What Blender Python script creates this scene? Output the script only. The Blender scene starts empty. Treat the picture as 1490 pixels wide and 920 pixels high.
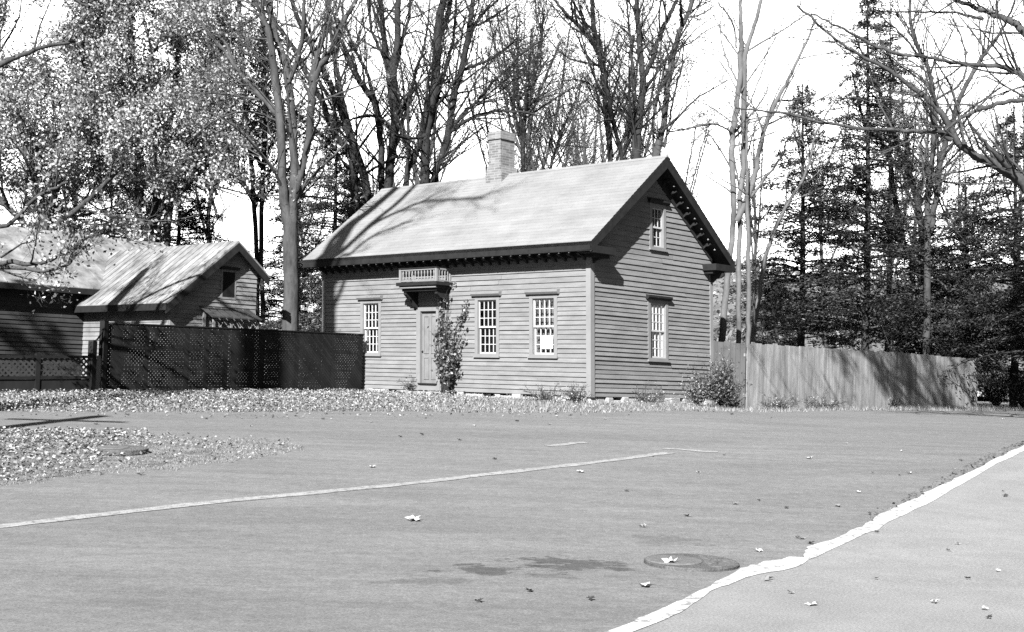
import bpy, bmesh, math
import numpy as np
from mathutils import Vector
rng = np.random.default_rng(7)
sc = bpy.context.scene
COL = sc.collection
R = math.radians
A3 = lambda *a: np.array(a, float)

# ---------------------------------------------------------------- camera
FPX, CX, CY = 1895., 745., 460.
ROLL = R(1.65)
PITCH = math.atan((555 - 460) * math.cos(ROLL) / FPX)
fw = A3(0, math.cos(PITCH), math.sin(PITCH))
r0 = A3(1, 0, 0); u0 = np.cross(r0, fw)
rt = math.cos(ROLL) * r0 + math.sin(ROLL) * u0
up = -math.sin(ROLL) * r0 + math.cos(ROLL) * u0
CAM = A3(0, 0, 1.5)
cd = bpy.data.cameras.new('camera'); cam = bpy.data.objects.new('camera', cd); COL.objects.link(cam)
from mathutils import Matrix
M = Matrix(((rt[0], up[0], -fw[0], 0), (rt[1], up[1], -fw[1], 0), (rt[2], up[2], -fw[2], 1.5), (0, 0, 0, 1)))
cam.matrix_world = M
cd.sensor_fit = 'HORIZONTAL'; cd.sensor_width = 36; cd.lens = 36 * FPX / 1490
cd.clip_start = 0.1; cd.clip_end = 3000
sc.camera = cam

def ray(x, y):
    return rt * (x - CX) / FPX - up * (y - CY) / FPX + fw
def at(x, y, Y):                       # a measured image point carried out to distance Y
    r = ray(x, y); return CAM + r * (Y / r[1])

# ---------------------------------------------------------------- terrain
_Y = np.arange(-60, 400, .5)
_tab = np.interp(_Y, [-60, 0, 9, 11, 15, 20, 25, 28.5, 31, 35, 60, 120, 400],
                 [0, 0, 0, .012, .22, .5, .78, .95, 1.04, 1.1, 1.25, 1.6, 3])
_k = np.hanning(7); _k /= _k.sum()
_tab[6:-6] = np.convolve(_tab, _k, 'same')[6:-6]
def ss(t): t = np.clip(t, 0, 1); return t * t * (3 - 2 * t)
def g(X, Y):
    X = np.asarray(X, float); Y = np.asarray(Y, float)
    return np.interp(Y, _Y, _tab) - .12 * ss((X - 3.5) / 3) * ss((Y - 20) / 10)
def gat(x, y):                         # image point on the ground
    r = ray(x, y); t = 1.
    lo, hi = 2., 300.
    f = lambda t: (CAM + r * t)[2] - float(g((CAM + r * t)[0], (CAM + r * t)[1]))
    ts = np.linspace(3, 200, 800); prev = f(3)
    for i in range(1, 800):
        if f(ts[i]) < 0:
            lo, hi = ts[i - 1], ts[i]; break
    for _ in range(30):
        m = (lo + hi) / 2
        if f(m) > 0: lo = m
        else: hi = m
    return CAM + r * lo

# ---------------------------------------------------------------- materials
GS = .31
def mat(name, base, rough=.85, var=.15, scale=6., stretch=(1, 1, 1), island=0., bump=0., bscale=30., fine=0., spec=.10):
    base *= GS
    m = bpy.data.materials.new(name); m.use_nodes = True
    N = m.node_tree.nodes; Lk = m.node_tree.links; N.clear()
    out = N.new('ShaderNodeOutputMaterial'); b = N.new('ShaderNodeBsdfPrincipled')
    Lk.new(b.outputs[0], out.inputs[0])
    b.inputs['Roughness'].default_value = rough; b.inputs['Specular IOR Level'].default_value = spec
    tc = N.new('ShaderNodeNewGeometry'); mp = N.new('ShaderNodeMapping'); mp.inputs['Scale'].default_value = stretch
    Lk.new(tc.outputs['Position'], mp.inputs['Vector'])
    n1 = N.new('ShaderNodeTexNoise'); n1.inputs['Scale'].default_value = scale; n1.inputs['Detail'].default_value = 8
    n1.inputs['Roughness'].default_value = .65
    Lk.new(mp.outputs[0], n1.inputs['Vector'])
    mr = N.new('ShaderNodeMapRange'); mr.inputs['From Min'].default_value = .3; mr.inputs['From Max'].default_value = .7
    mr.inputs['To Min'].default_value = base * (1 - var); mr.inputs['To Max'].default_value = base * (1 + var)
    Lk.new(n1.outputs['Fac'], mr.inputs['Value'])
    val = mr.outputs[0]
    def mul(v, w):
        x = N.new('ShaderNodeMath'); x.operation = 'MULTIPLY'; Lk.new(v, x.inputs[0])
        if isinstance(w, float): x.inputs[1].default_value = w
        else: Lk.new(w, x.inputs[1])
        return x.outputs[0]
    if island:
        mi = N.new('ShaderNodeMapRange'); Lk.new(tc.outputs['Random Per Island'], mi.inputs['Value'])
        mi.inputs['To Min'].default_value = 1 - island; mi.inputs['To Max'].default_value = 1 + island
        val = mul(val, mi.outputs[0])
    if fine:
        n2 = N.new('ShaderNodeTexNoise'); n2.inputs['Scale'].default_value = 60; n2.inputs['Detail'].default_value = 4
        Lk.new(tc.outputs['Position'], n2.inputs['Vector'])
        mf = N.new('ShaderNodeMapRange'); Lk.new(n2.outputs['Fac'], mf.inputs['Value'])
        mf.inputs['From Min'].default_value = .3; mf.inputs['From Max'].default_value = .7
        mf.inputs['To Min'].default_value = 1 - fine; mf.inputs['To Max'].default_value = 1 + fine
        val = mul(val, mf.outputs[0])
    cc = N.new('ShaderNodeCombineColor')
    for i in range(3): Lk.new(val, cc.inputs[i])
    Lk.new(cc.outputs[0], b.inputs['Base Color'])
    if bump:
        nb = N.new('ShaderNodeTexNoise'); nb.inputs['Scale'].default_value = bscale; nb.inputs['Detail'].default_value = 5
        Lk.new(mp.outputs[0], nb.inputs['Vector'])
        bp = N.new('ShaderNodeBump'); bp.inputs['Strength'].default_value = bump; bp.inputs['Distance'].default_value = .02
        Lk.new(nb.outputs['Fac'], bp.inputs['Height']); Lk.new(bp.outputs[0], b.inputs['Normal'])
    m['v'] = 0
    return m, N, Lk, b, val, mul, cc, tc
def simple(*a, **k): return mat(*a, **k)[0]

MT = {}
MT['clap'] = simple('painted clapboard', .31, var=.20, scale=1.6, stretch=(1, 1, 4), island=.07, bump=.25, bscale=25, fine=.05)
MT['trim'] = simple('dark trim paint', .035, var=.3, rough=.6)
MT['casing'] = simple('window casing paint', .34, var=.1, scale=4, fine=.05)
MT['corner'] = simple('corner board paint', .36, var=.12, scale=2)
MT['sash'] = simple('white sash paint', .72, var=.08)
MT['door'] = simple('weathered door paint', .30, var=.22, scale=5, stretch=(1, 1, .6), fine=.08)
MT['roof'] = simple('pale house roofing', .36, var=.16, scale=1.1, stretch=(1, 1, 2), bump=.5, bscale=18, fine=.12, island=.05)
MT['stone'] = simple('whitewashed foundation stone', .62, var=.25, scale=7, island=.25, bump=.5)
MT['mortar'] = simple('whitewashed brick', .44, var=.2, scale=3)
MT['curtain'] = simple('cream window curtain', .35, var=.1, scale=6, stretch=(3, 3, .4))
MT['greycurtain'] = simple('grey window curtain', .16, var=.5, scale=5, stretch=(4, 4, .5))
MT['paper'] = simple('white paper', 2.1, var=.03)
MT['bark'] = simple('grey bark', .10, var=.5, scale=5, stretch=(1, 1, .35), bump=.8, bscale=14, fine=.2)
MT['lightbark'] = simple('pale smooth bark', .20, var=.3, scale=4, stretch=(1, 1, .5), bump=.5, bscale=10, fine=.15)
MT['darkbark'] = simple('dark rough bark', .05, var=.4, scale=6, stretch=(1, 1, .3), bump=1, bscale=16, fine=.25)
MT['twig'] = simple('twig bark', .14, var=.3, scale=5)
MT['fence_dark'] = simple('dark stained fence wood', .022, var=.4, scale=3, stretch=(1, 1, .5), island=.3)
MT['fence_pale'] = simple('weathered pale fence boards', .42, var=.4, scale=2.6, stretch=(2.5, 2.5, .4), island=.17, bump=.4, fine=.1)
MT['fence_grey'] = simple('grey fence boards', .14, var=.2, scale=3, stretch=(2, 2, .4), island=.08)
MT['oldclap'] = simple('weathered shade-dark clapboard', .07, var=.4, scale=1.4, island=.15)  # dark base also stands in for shade on the long wall
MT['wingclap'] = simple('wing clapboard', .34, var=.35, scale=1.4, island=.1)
MT['tin'] = simple('streaked shed roofing', .34, var=.6, scale=2.4, stretch=(1, 1, .5), island=.12, fine=.1)
MT['whitewood'] = simple('white painted wood', 1.3, var=.15)
MT['iron'] = simple('cast iron', .17, var=.3, scale=12, rough=.6, fine=.2, bump=.6, bscale=50)
MT['ironlight'] = simple('worn iron lid', .23, var=.25, scale=14, rough=.6, fine=.15)
MT['paint'] = simple('white road paint', 1.05, var=.28, scale=7, fine=.3)
MT['wornpaint'] = simple('worn road paint', .50, var=.2, scale=9, fine=.1)
MT['hill'] = simple('hillside brush', .24, var=.5, scale=.35, bump=1, bscale=2)
MT['dirt'] = simple('dry grass and dirt', .26, var=.5, scale=3, fine=.35, bump=.8, bscale=12)
MT['path'] = simple('concrete path', .40, var=.12, scale=1.6, fine=.26, bump=.3, bscale=60)
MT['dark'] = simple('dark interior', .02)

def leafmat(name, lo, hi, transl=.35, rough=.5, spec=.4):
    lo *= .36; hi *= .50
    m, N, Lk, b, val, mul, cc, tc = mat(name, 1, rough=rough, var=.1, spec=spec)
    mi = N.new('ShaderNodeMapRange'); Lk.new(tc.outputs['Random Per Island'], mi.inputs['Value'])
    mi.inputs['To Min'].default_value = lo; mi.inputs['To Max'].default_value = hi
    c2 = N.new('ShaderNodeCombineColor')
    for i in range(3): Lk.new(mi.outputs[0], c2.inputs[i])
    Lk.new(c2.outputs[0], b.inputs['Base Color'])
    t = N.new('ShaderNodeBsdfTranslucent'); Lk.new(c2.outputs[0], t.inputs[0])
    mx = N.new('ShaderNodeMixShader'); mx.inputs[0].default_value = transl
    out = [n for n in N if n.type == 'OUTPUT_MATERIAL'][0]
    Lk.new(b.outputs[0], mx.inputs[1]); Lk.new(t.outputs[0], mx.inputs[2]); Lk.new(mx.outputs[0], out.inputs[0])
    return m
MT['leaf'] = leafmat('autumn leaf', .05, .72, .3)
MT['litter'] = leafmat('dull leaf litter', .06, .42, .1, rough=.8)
MT['leafdark'] = leafmat('dark grey leaf', .04, .22, .25)  # leaf in a darker range of tones
MT['needle'] = leafmat('hemlock needle', .02, .085, .1)
MT['needlepale'] = leafmat('pale hemlock needle', .04, .16, .15)
MT['fallen'] = leafmat('fallen leaf', .05, .46, .1, rough=.8)
MT['grass'] = leafmat('dry grass blade', .10, .42, .2)
MT['vine'] = leafmat('vine leaf', .02, .32, .25)
MT['brush'] = leafmat('grey brush', .12, .42, .3)

def glassmat():
    m = bpy.data.materials.new('old window glass'); m.use_nodes = True
    N = m.node_tree.nodes; Lk = m.node_tree.links; N.clear()
    out = N.new('ShaderNodeOutputMaterial'); t = N.new('ShaderNodeBsdfTransparent'); gl = N.new('ShaderNodeBsdfGlossy')
    gl.inputs['Roughness'].default_value = .04
    nz = N.new('ShaderNodeTexNoise'); nz.inputs['Scale'].default_value = 5
    bp = N.new('ShaderNodeBump'); bp.inputs['Strength'].default_value = .25; bp.inputs['Distance'].default_value = .02
    Lk.new(nz.outputs[0], bp.inputs['Height']); Lk.new(bp.outputs[0], gl.inputs['Normal'])
    fr = N.new('ShaderNodeFresnel'); fr.inputs[0].default_value = 1.5
    mx = N.new('ShaderNodeMixShader'); Lk.new(fr.outputs[0], mx.inputs[0]); Lk.new(t.outputs[0], mx.inputs[1]); Lk.new(gl.outputs[0], mx.inputs[2])
    Lk.new(mx.outputs[0], out.inputs[0]); return m
MT['glass'] = glassmat()

# brick mottling for the chimney
def brickmat():
    m, N, Lk, b, val, mul, cc, tc = mat('whitewashed brick courses', .36, var=.22, scale=5)
    br = N.new('ShaderNodeTexBrick'); br.inputs['Scale'].default_value = 1
    br.inputs['Color1'].default_value = (1, 1, 1, 1); br.inputs['Color2'].default_value = (.62, .62, .62, 1); br.inputs['Mortar'].default_value = (1.25, 1.25, 1.25, 1)
    br.inputs['Brick Width'].default_value = .2; br.inputs['Row Height'].default_value = .07; br.inputs['Mortar Size'].default_value = .008
    sp = N.new('ShaderNodeSeparateXYZ'); Lk.new(tc.outputs['Position'], sp.inputs[0])
    ad = N.new('ShaderNodeMath'); Lk.new(sp.outputs[0], ad.inputs[0]); Lk.new(sp.outputs[1], ad.inputs[1])
    ml = N.new('ShaderNodeMath'); ml.operation = 'MULTIPLY'; ml.inputs[1].default_value = .72; Lk.new(ad.outputs[0], ml.inputs[0])
    cb = N.new('ShaderNodeCombineXYZ'); Lk.new(sp.outputs[0], cb.inputs[0]); Lk.new(sp.outputs[2], cb.inputs[1])
    Lk.new(cb.outputs[0], br.inputs['Vector'])
    rb = N.new('ShaderNodeRGBToBW'); Lk.new(br.outputs[0], rb.inputs[0])
    v = mul(val, rb.outputs[0])
    for i in range(3): Lk.new(v, cc.inputs[i])
    return m
MT['brick'] = brickmat()

def wornmat(name, base, thr, lo):
    m, N, Lk, b, val, mul, cc, tc = mat(name, base, var=.2, scale=7, fine=.3)
    n = N.new('ShaderNodeTexNoise'); n.inputs['Scale'].default_value = 11; n.inputs['Detail'].default_value = 9; n.inputs['Roughness'].default_value = .75; Lk.new(tc.outputs['Position'], n.inputs['Vector'])
    q = N.new('ShaderNodeMapRange'); Lk.new(n.outputs[0], q.inputs['Value']); q.inputs['From Min'].default_value = thr; q.inputs['From Max'].default_value = thr + .05; q.inputs['To Min'].default_value = 1; q.inputs['To Max'].default_value = lo
    v = mul(val, q.outputs[0])
    for i in range(3): Lk.new(v, cc.inputs[i])
    return m
MT['paint'] = wornmat('white road paint with chips', .80, .54, .45)
MT['wornpaint'] = wornmat('worn road paint with chips', .52, .52, .62)
# road: pale worn asphalt with tyre polish, grit and two dark stains
def roadmat():
    m, N, Lk, b, val, mul, cc, tc = mat('worn pale asphalt', .295, var=.13, scale=.45, stretch=(.4, 1.5, 1), fine=.26, bump=.35, bscale=70, rough=.9)
    n = N.new('ShaderNodeTexNoise'); n.inputs['Scale'].default_value = 2.2; n.inputs['Detail'].default_value = 6; n.inputs['Roughness'].default_value = .7
    mp = N.new('ShaderNodeMapping'); mp.inputs['Scale'].default_value = (.35, 1.6, 1); Lk.new(tc.outputs['Position'], mp.inputs[0]); Lk.new(mp.outputs[0], n.inputs['Vector'])
    mr = N.new('ShaderNodeMapRange'); Lk.new(n.outputs[0], mr.inputs['Value']); mr.inputs['From Min'].default_value = .35; mr.inputs['From Max'].default_value = .65
    mr.inputs['To Min'].default_value = .87; mr.inputs['To Max'].default_value = 1.08
    v = mul(val, mr.outputs[0])
    n3 = N.new('ShaderNodeTexNoise'); n3.inputs['Scale'].default_value = 9; n3.inputs['Detail'].default_value = 8; n3.inputs['Roughness'].default_value = .8; Lk.new(tc.outputs['Position'], n3.inputs['Vector'])
    m3 = N.new('ShaderNodeMapRange'); Lk.new(n3.outputs[0], m3.inputs['Value']); m3.inputs['From Min'].default_value = .33; m3.inputs['From Max'].default_value = .67; m3.inputs['To Min'].default_value = .80; m3.inputs['To Max'].default_value = 1.18
    v = mul(v, m3.outputs[0])
    for (px, py, rx, ry) in ((705, 833, .42, .3), (825, 825, .6, .42), (790, 842, .3, .2), (970, 790, .45, .3), (620, 850, .4, .3)):
        c = gat(px, py)
        vm = N.new('ShaderNodeVectorMath'); vm.operation = 'SUBTRACT'; Lk.new(tc.outputs['Position'], vm.inputs[0]); vm.inputs[1].default_value = tuple(c)
        vs = N.new('ShaderNodeVectorMath'); vs.operation = 'MULTIPLY'; Lk.new(vm.outputs[0], vs.inputs[0]); vs.inputs[1].default_value = (1 / rx, 1 / ry, 0)
        ln = N.new('ShaderNodeVectorMath'); ln.operation = 'LENGTH'; Lk.new(vs.outputs[0], ln.inputs[0])
        nn = N.new('ShaderNodeTexNoise'); nn.inputs['Scale'].default_value = 3.6; nn.inputs['Detail'].default_value = 5; nn.inputs['Roughness'].default_value = .7
        mpp = N.new('ShaderNodeMapping'); mpp.inputs['Scale'].default_value = (1.1, 1.5, 1); Lk.new(tc.outputs['Position'], mpp.inputs[0]); Lk.new(mpp.outputs[0], nn.inputs['Vector'])
        a = N.new('ShaderNodeMath'); a.operation = 'MULTIPLY_ADD'; Lk.new(nn.outputs[0], a.inputs[0]); a.inputs[1].default_value = 4.6; a.inputs[2].default_value = -2.15
        s = N.new('ShaderNodeMath'); s.operation = 'SUBTRACT'; Lk.new(a.outputs[0], s.inputs[0]); Lk.new(ln.outputs['Value'], s.inputs[1])
        q = N.new('ShaderNodeMapRange'); Lk.new(s.outputs[0], q.inputs['Value']); q.inputs['From Min'].default_value = -.65; q.inputs['From Max'].default_value = -.35
        q.inputs['To Min'].default_value = 1.; q.inputs['To Max'].default_value = .50 if px in (705, 825) else .78
        v = mul(v, q.outputs[0])
    for i in range(3): Lk.new(v, cc.inputs[i])
    return m
MT['road'] = roadmat()

# ---------------------------------------------------------------- object helpers
def tag(o, label=None, cat=None, group=None, kind=None):
    if label: o['label'] = label
    if cat: o['category'] = cat
    if group: o['group'] = group
    if kind: o['kind'] = kind
    return o
def empty(name, loc, label, cat, group=None):
    o = bpy.data.objects.new(name, None); COL.objects.link(o); o.location = tuple(loc); o.empty_display_size = .3
    tag(o, label, cat, group); o['_w'] = [float(t) for t in loc]
    return o
def wloc(o): return np.array(o['_w']) if o is not None else np.zeros(3)
def meshobj(name, V, F, m, parent=None, origin=None, smooth=False, recalc=False):
    V = np.asarray(V, float).reshape(-1, 3)
    org = wloc(parent) if parent is not None else (np.zeros(3) if origin is None else np.asarray(origin, float))
    me = bpy.data.meshes.new(name); Vl = V - org
    if isinstance(F, np.ndarray):
        n, k = F.shape
        me.vertices.add(len(Vl)); me.vertices.foreach_set('co', Vl.astype(np.float32).ravel())
        me.loops.add(n * k); me.loops.foreach_set('vertex_index', F.astype(np.int32).ravel())
        me.polygons.add(n); me.polygons.foreach_set('loop_start', np.arange(0, n * k, k, dtype=np.int32))
        me.polygons.foreach_set('loop_total', np.full(n, k, dtype=np.int32))
        me.update(calc_edges=True)
    else:
        me.from_pydata(Vl.tolist(), [], [tuple(int(i) for i in f) for f in F]); me.update()
    if recalc:
        bm = bmesh.new(); bm.from_mesh(me); bmesh.ops.recalc_face_normals(bm, faces=bm.faces[:]); bm.to_mesh(me); bm.free()
    if smooth: me.polygons.foreach_set('use_smooth', [True] * len(me.polygons))
    me.materials.append(MT[m] if isinstance(m, str) else m)
    o = bpy.data.objects.new(name, me); COL.objects.link(o)
    o['_w'] = [float(t) for t in org]
    if parent is not None:
        o.parent = parent
    else: o.location = tuple(org)
    return o
class MB:
    def __init__(s, fr=None): s.V = []; s.F = []; s.fr = fr or (lambda a, b, c: A3(a, b, c))
    def v(s, *p): s.V.append(s.fr(*p)); return len(s.V) - 1
    def box(s, a0, a1, b0, b1, c0, c1):
        i = [s.v(a, b, c) for a in (a0, a1) for b in (b0, b1) for c in (c0, c1)]
        for f in ((0, 1, 3, 2), (4, 6, 7, 5), (0, 4, 5, 1), (2, 3, 7, 6), (0, 2, 6, 4), (1, 5, 7, 3)): s.F.append([i[k] for k in f])
        return s
    def prism(s, prof, ax, c0, c1):   # prof: 2D points, ax: index of extrusion axis
        n = len(prof); idx = []
        for c in (c0, c1):
            for p in prof:
                q = list(p); q.insert(ax, c); idx.append(s.v(*q))
        s.F.append(idx[:n]); s.F.append(idx[n:][::-1])
        for k in range(n): s.F.append([idx[k], idx[(k + 1) % n], idx[n + (k + 1) % n], idx[n + k]])
        return s
    def quad(s, *ps):
        s.F.append([s.v(*p) for p in ps]); return s
    def tube(s, p0, p1, r0, r1, n=8):
        p0 = s.fr(*p0); p1 = s.fr(*p1); d = p1 - p0; d /= np.linalg.norm(d)
        a = np.cross(d, (0, 0, 1) if abs(d[2]) < .9 else (1, 0, 0)); a /= np.linalg.norm(a); b = np.cross(d, a)
        base = len(s.V)
        for p, r in ((p0, r0), (p1, r1)):
            for k in range(n):
                t = 2 * math.pi * k / n; s.V.append(p + (a * math.cos(t) + b * math.sin(t)) * r)
        for k in range(n): s.F.append([base + k, base + (k + 1) % n, base + n + (k + 1) % n, base + n + k])
        s.F.append([base + k for k in range(n)]); s.F.append([base + n + k for k in range(n)][::-1])
        return s
    def build(s, name, m, parent=None, **k):
        return meshobj(name, np.array(s.V), s.F, m, parent, recalc=True, **k)

# ---------------------------------------------------------------- main house
TH = R(47.15)
U = A3(-math.sin(TH), math.cos(TH), 0); Vv = A3(math.cos(TH), math.sin(TH), 0)
K = at(859.5, 577, 30.8)
LEAN = A3(-.029, 0, 0)
def H(u, v, z): return K + U * u + Vv * v + A3(0, 0, z) + LEAN * z
FR = lambda a, b, d: H(a, -d, b)       # front wall: along, up, out
GB = lambda a, b, d: H(-d, a, b)       # gable wall
HL, HW, EZ, RZ, RV = 9.93, 5.05, 3.62, 6.05, 2.52
house = empty('clapboard_house', K, 'small grey clapboard house with pale steep roof, dark bracketed eaves and a brick chimney', 'house')
front_open = [(7.43, 8.28, .93, 2.45), (5.10, 5.97, .0, 2.2), (2.95, 3.80, .93, 2.45), (1.02, 1.92, .93, 2.45)]
gable_open = [(2.23, 3.07, .94, 2.45), (2.32, 3.0, 3.74, 4.88)]
def roofz(v): return EZ + (RZ - EZ) * (1 - abs(v - RV) / (RV + .5))
def claps(fr, L, H0, rowf, opens, limit=None, name='wall', m='clap'):
    mb = MB(fr); z = H0; jr = np.random.default_rng(int(L * 100))
    while True:
        e, stop = rowf(z)
        if stop: break
        z1 = z + e
        iv = [(0., L)]
        if limit:
            a, b = limit(z1 - .02)
            if b - a < .1: break
            iv = [(a, b)]
        for (o0, o1, p0, p1) in opens:
            if z1 > p0 + .01 and z < p1 - .01:
                nv = []
                for (a, b) in iv:
                    if o1 <= a or o0 >= b: nv.append((a, b)); continue
                    if o0 > a: nv.append((a, o0))
                    if o1 < b: nv.append((o1, b))
                iv = nv
        for (a, b) in iv:
            cuts = [a]
            while b - cuts[-1] > 4.6: cuts.append(cuts[-1] + jr.uniform(2.2, 4.2))
            if b - cuts[-1] < .3 and len(cuts) > 1: cuts.pop()
            cuts.append(b)
            for c0, c1 in zip(cuts[:-1], cuts[1:]):
                d = .031 + jr.normal(0, .004); zj = jr.normal(0, .0018, 2)
                c1 -= .002
                mb.quad((c0, z + zj[0], d), (c1, z + zj[1], d), (c1, z1 + .004, .006), (c0, z1 + .004, .006))
                mb.quad((c0, z + zj[0], 0), (c1, z + zj[1], 0), (c1, z + zj[1], d), (c0, z + zj[0], d))
        z = z1
    return mb
def core(mb, fr, L, H1, opens):        # solid sheathing with real openings
    xs = sorted({0., L, *[o[0] for o in opens], *[o[1] for o in opens]})
    for x0, x1 in zip(xs[:-1], xs[1:]):
        zs = [(-.02, H1)]
        for o in opens:
            if o[0] < (x0 + x1) / 2 < o[1]:
                nz = []
                for a, b in zs:
                    if o[2] > a: nz.append((a, min(o[2], b)))
                    if o[3] < b: nz.append((max(o[3], a), b))
                zs = nz
        for a, b in zs:
            if b - a > .01: mb.quad((x0, a, 0), (x1, a, 0), (x1, b, 0), (x0, b, 0))
            
ztop = 3.30
fb = claps(FR, HL, 0., lambda z: (.113 if z < 2.5 else .132, z > ztop), front_open)
core(fb, FR, HL, 3.5, front_open); fb.build('front_wall', 'clap', house)
lim = lambda z: (0., HW) if z < 3.4 else (max(0, RV - (RV + .5) * (1 - (z + .10 - EZ) / (RZ - EZ))), min(HW, RV + (RV + .5) * (1 - (z + .10 - EZ) / (RZ - EZ))))
gb = claps(GB, HW, 0., lambda z: (.109 if z < 2.62 else .135, z > 5.85), gable_open, lim)
core(gb, GB, HW, 3.3, gable_open[:1])
o = gable_open[1]
for pts in ([(0, 3.3), (o[0], 3.3), (o[0], roofz(o[0]) - .1), (0, roofz(0) - .1)], [(o[1], 3.3), (HW, 3.3), (HW, roofz(HW) - .1), (o[1], roofz(o[1]) - .1)],
            [(o[0], 3.3), (o[1], 3.3), (o[1], o[2]), (o[0], o[2])], [(o[0], o[3]), (o[1], o[3]), (o[1], roofz(o[1]) - .1), (RV, roofz(RV) - .1), (o[0], roofz(o[0]) - .1)]):
    gb.F.append([gb.v(a, b, 0) for a, b in pts])
gb.build('gable_wall', 'clap', house)
bk = MB(H); bk.quad((0, HW, 0), (HL, HW, 0), (HL, HW, 3.5), (0, HW, 3.5))
bk.F.append([bk.v(HL, a, b) for a, b in ((0, 0), (HW, 0), (HW, roofz(HW) - .1), (RV, RZ - .1), (0, roofz(0) - .1))])
bk.quad((0, 0, 0), (HL, 0, 0), (HL, HW, 0), (0, HW, 0))
bk.build('rear_wall', 'clap', house)
cb = MB(H)
cb.box(-.045, .10, -.045, .0, -.02, 3.32); cb.box(-.0451, 0, -.001, .10, -.02, 3.319); cb.build('corner_board', 'corner', house)
MB(H).box(HL - .1, HL + .035, -.045, 0, -.02, 3.32).build('corner_board', 'corner', house); MB(H).box(-.045, 0, HW - .1, HW + .03, -.02, 3.3).build('corner_board', 'corner', house)
# roof slopes with shingle courses
def roof_slope(sgn):
    mb = MB(H); jr = np.random.default_rng(3 + sgn)
    n = 26; e0, e1 = RV + .5, 0
    for k in range(n):
        t0, t1 = k / n, (k + 1) / n
        a = e0 * (1 - t0); b = e0 * (1 - t1)
        za = EZ + (RZ - EZ) * t0; zb = EZ + (RZ - EZ) * t1
        u = -.45
        while u < 10.28:
            w = min(jr.uniform(1.6, 3.2), 10.3 - u); l = jr.uniform(.010, .016)
            w1 = u + w - .001
            p = [(u, RV + sgn * a, za + l), (w1, RV + sgn * a, za + l), (w1, RV + sgn * b, zb + .002), (u, RV + sgn * b, zb + .002)]
            mb.quad(*p); mb.quad((u, RV + sgn * a, za - .004), (w1, RV + sgn * a, za - .004), (w1, RV + sgn * a, za + l), (u, RV + sgn * a, za + l))
            u += w
    ds = MB(H); ds.prism([(RV + sgn * e0, EZ - .003), (RV, RZ - .003), (RV, RZ - .09), (RV + sgn * e0, EZ - .09)], 0, -.449, 10.299); ds.build('roof_deck', 'trim', house)
    return mb
rf = roof_slope(-1).build('roof', 'roof', house)
r2 = roof_slope(1).build('roof', 'roof', house)
rc = MB(H); rc.prism([(RV - .09, RZ - .055), (RV, RZ + .022), (RV + .09, RZ - .055), (RV, RZ - .03)], 0, -.455, 10.305); rc.build('ridge_cap', 'roof', rf)
# cornice, returns, rakes
co = MB(H)
for s, vo, vi in ((1, -.5, 0), (-1, HW + .49, HW)):
    co.box(-.45, 10.29, min(vo, vo + s * .06), max(vo, vo + s * .06), 3.40, EZ - .015)
    co.box(-.40, 10.25, min(vo + s * .06, vi), max(vo + s * .06, vi), 3.42, 3.47)
    co.box(-.02, HL + .02, min(vi - s * .14, vi), max(vi - s * .14, vi), 3.30, 3.42)
# returns round the gable corners
co.box(-.45, 0.0, -.44, .42, 3.36, 3.53); co.box(-.30, -.002, -.2, .36, 3.28, 3.36)
co.box(-.45, 0.0, HW - .42, HW + .43, 3.36, 3.53); co.box(-.30, -.002, HW - .36, HW + .2, 3.28, 3.36)
co.build('cornice', 'trim', house)
rk = MB(H)
for sgn in (-1, 1):
    e0 = RV + .5
    rk.prism([(RV + sgn * e0, EZ - .095), (RV, RZ - .095), (RV, RZ - .31), (RV + sgn * e0, EZ - .25)], 0, -.448, -.40)
    rk.prism([(RV + sgn * e0, EZ - .20), (RV, RZ - .20), (RV, RZ - .25), (RV + sgn * e0, EZ - .23)], 0, -.40, -.0)
    rk.prism([(RV + sgn * (e0 - .5), EZ + .19), (RV, RZ - .25), (RV, RZ - .50), (RV + sgn * (e0 - .5), EZ - .02)], 0, -.05, -.0)
rk.build('rake_board', 'trim', house)
def bracket(mb, u, v, z, ou, ov, s=1.):
    # scroll bracket: wall point (u,v,z), outward direction (ou,ov)
    prof = [(0, .0), (.34, .0), (.34, -.05), (.27, -.09), (.16, -.10), (.08, -.17), (0, -.20)]
    w = .035
    wu, wv = (w, 0) if ov else (0, w)
    base = len(mb.V); n = len(prof)
    for sg in (-1, 1):
        for (d, h) in prof: mb.v(u + ou * d * s + sg * wu, v + ov * d * s + sg * wv, z + h * s)
    mb.F.append([base + k for k in range(n)]); mb.F.append([base + n + k for k in range(n)])
    for k in range(n): mb.F.append([base + k, base + (k + 1) % n, base + n + (k + 1) % n, base + n + k])
def ball(mb, c, r):
    bm = bmesh.new(); bmesh.ops.create_icosphere(bm, subdivisions=1, radius=r); b = len(mb.V)
    for v in bm.verts: mb.V.append(c + A3(*v.co))
    for f in bm.faces: mb.F.append([b + v.index for v in f.verts])
    bm.free()
for k in range(32):
    u = .12 + k * .312
    mb = MB(H); bracket(mb, u, 0, 3.42, 0, -1); o = mb.build('eave_bracket', 'trim', house)
    mb = MB(H); ball(mb, H(u + .156, -.45, 3.385), .03); mb.tube((u + .156, -.45, 3.38), (u + .156, -.45, 3.42), .012, .012, 6); mb.build('pendant', 'casing', o)
for sgn in (-1, 1):
    for k in range(9):
        dv = .35 + k * .30; v = RV + sgn * dv; z = RZ - .25 - (RZ - EZ) * dv / (RV + .5)
        if v < .15 or v > HW - .1: continue
        mb = MB(H); bracket(mb, 0, v, z, -1, 0, .8); mb.build('rake_bracket', 'trim', house)
        mb = MB(H); ball(mb, H(-.28, v + .15 * sgn, z - .16), .028); mb.build('rake_pendant', 'casing', house)
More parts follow.
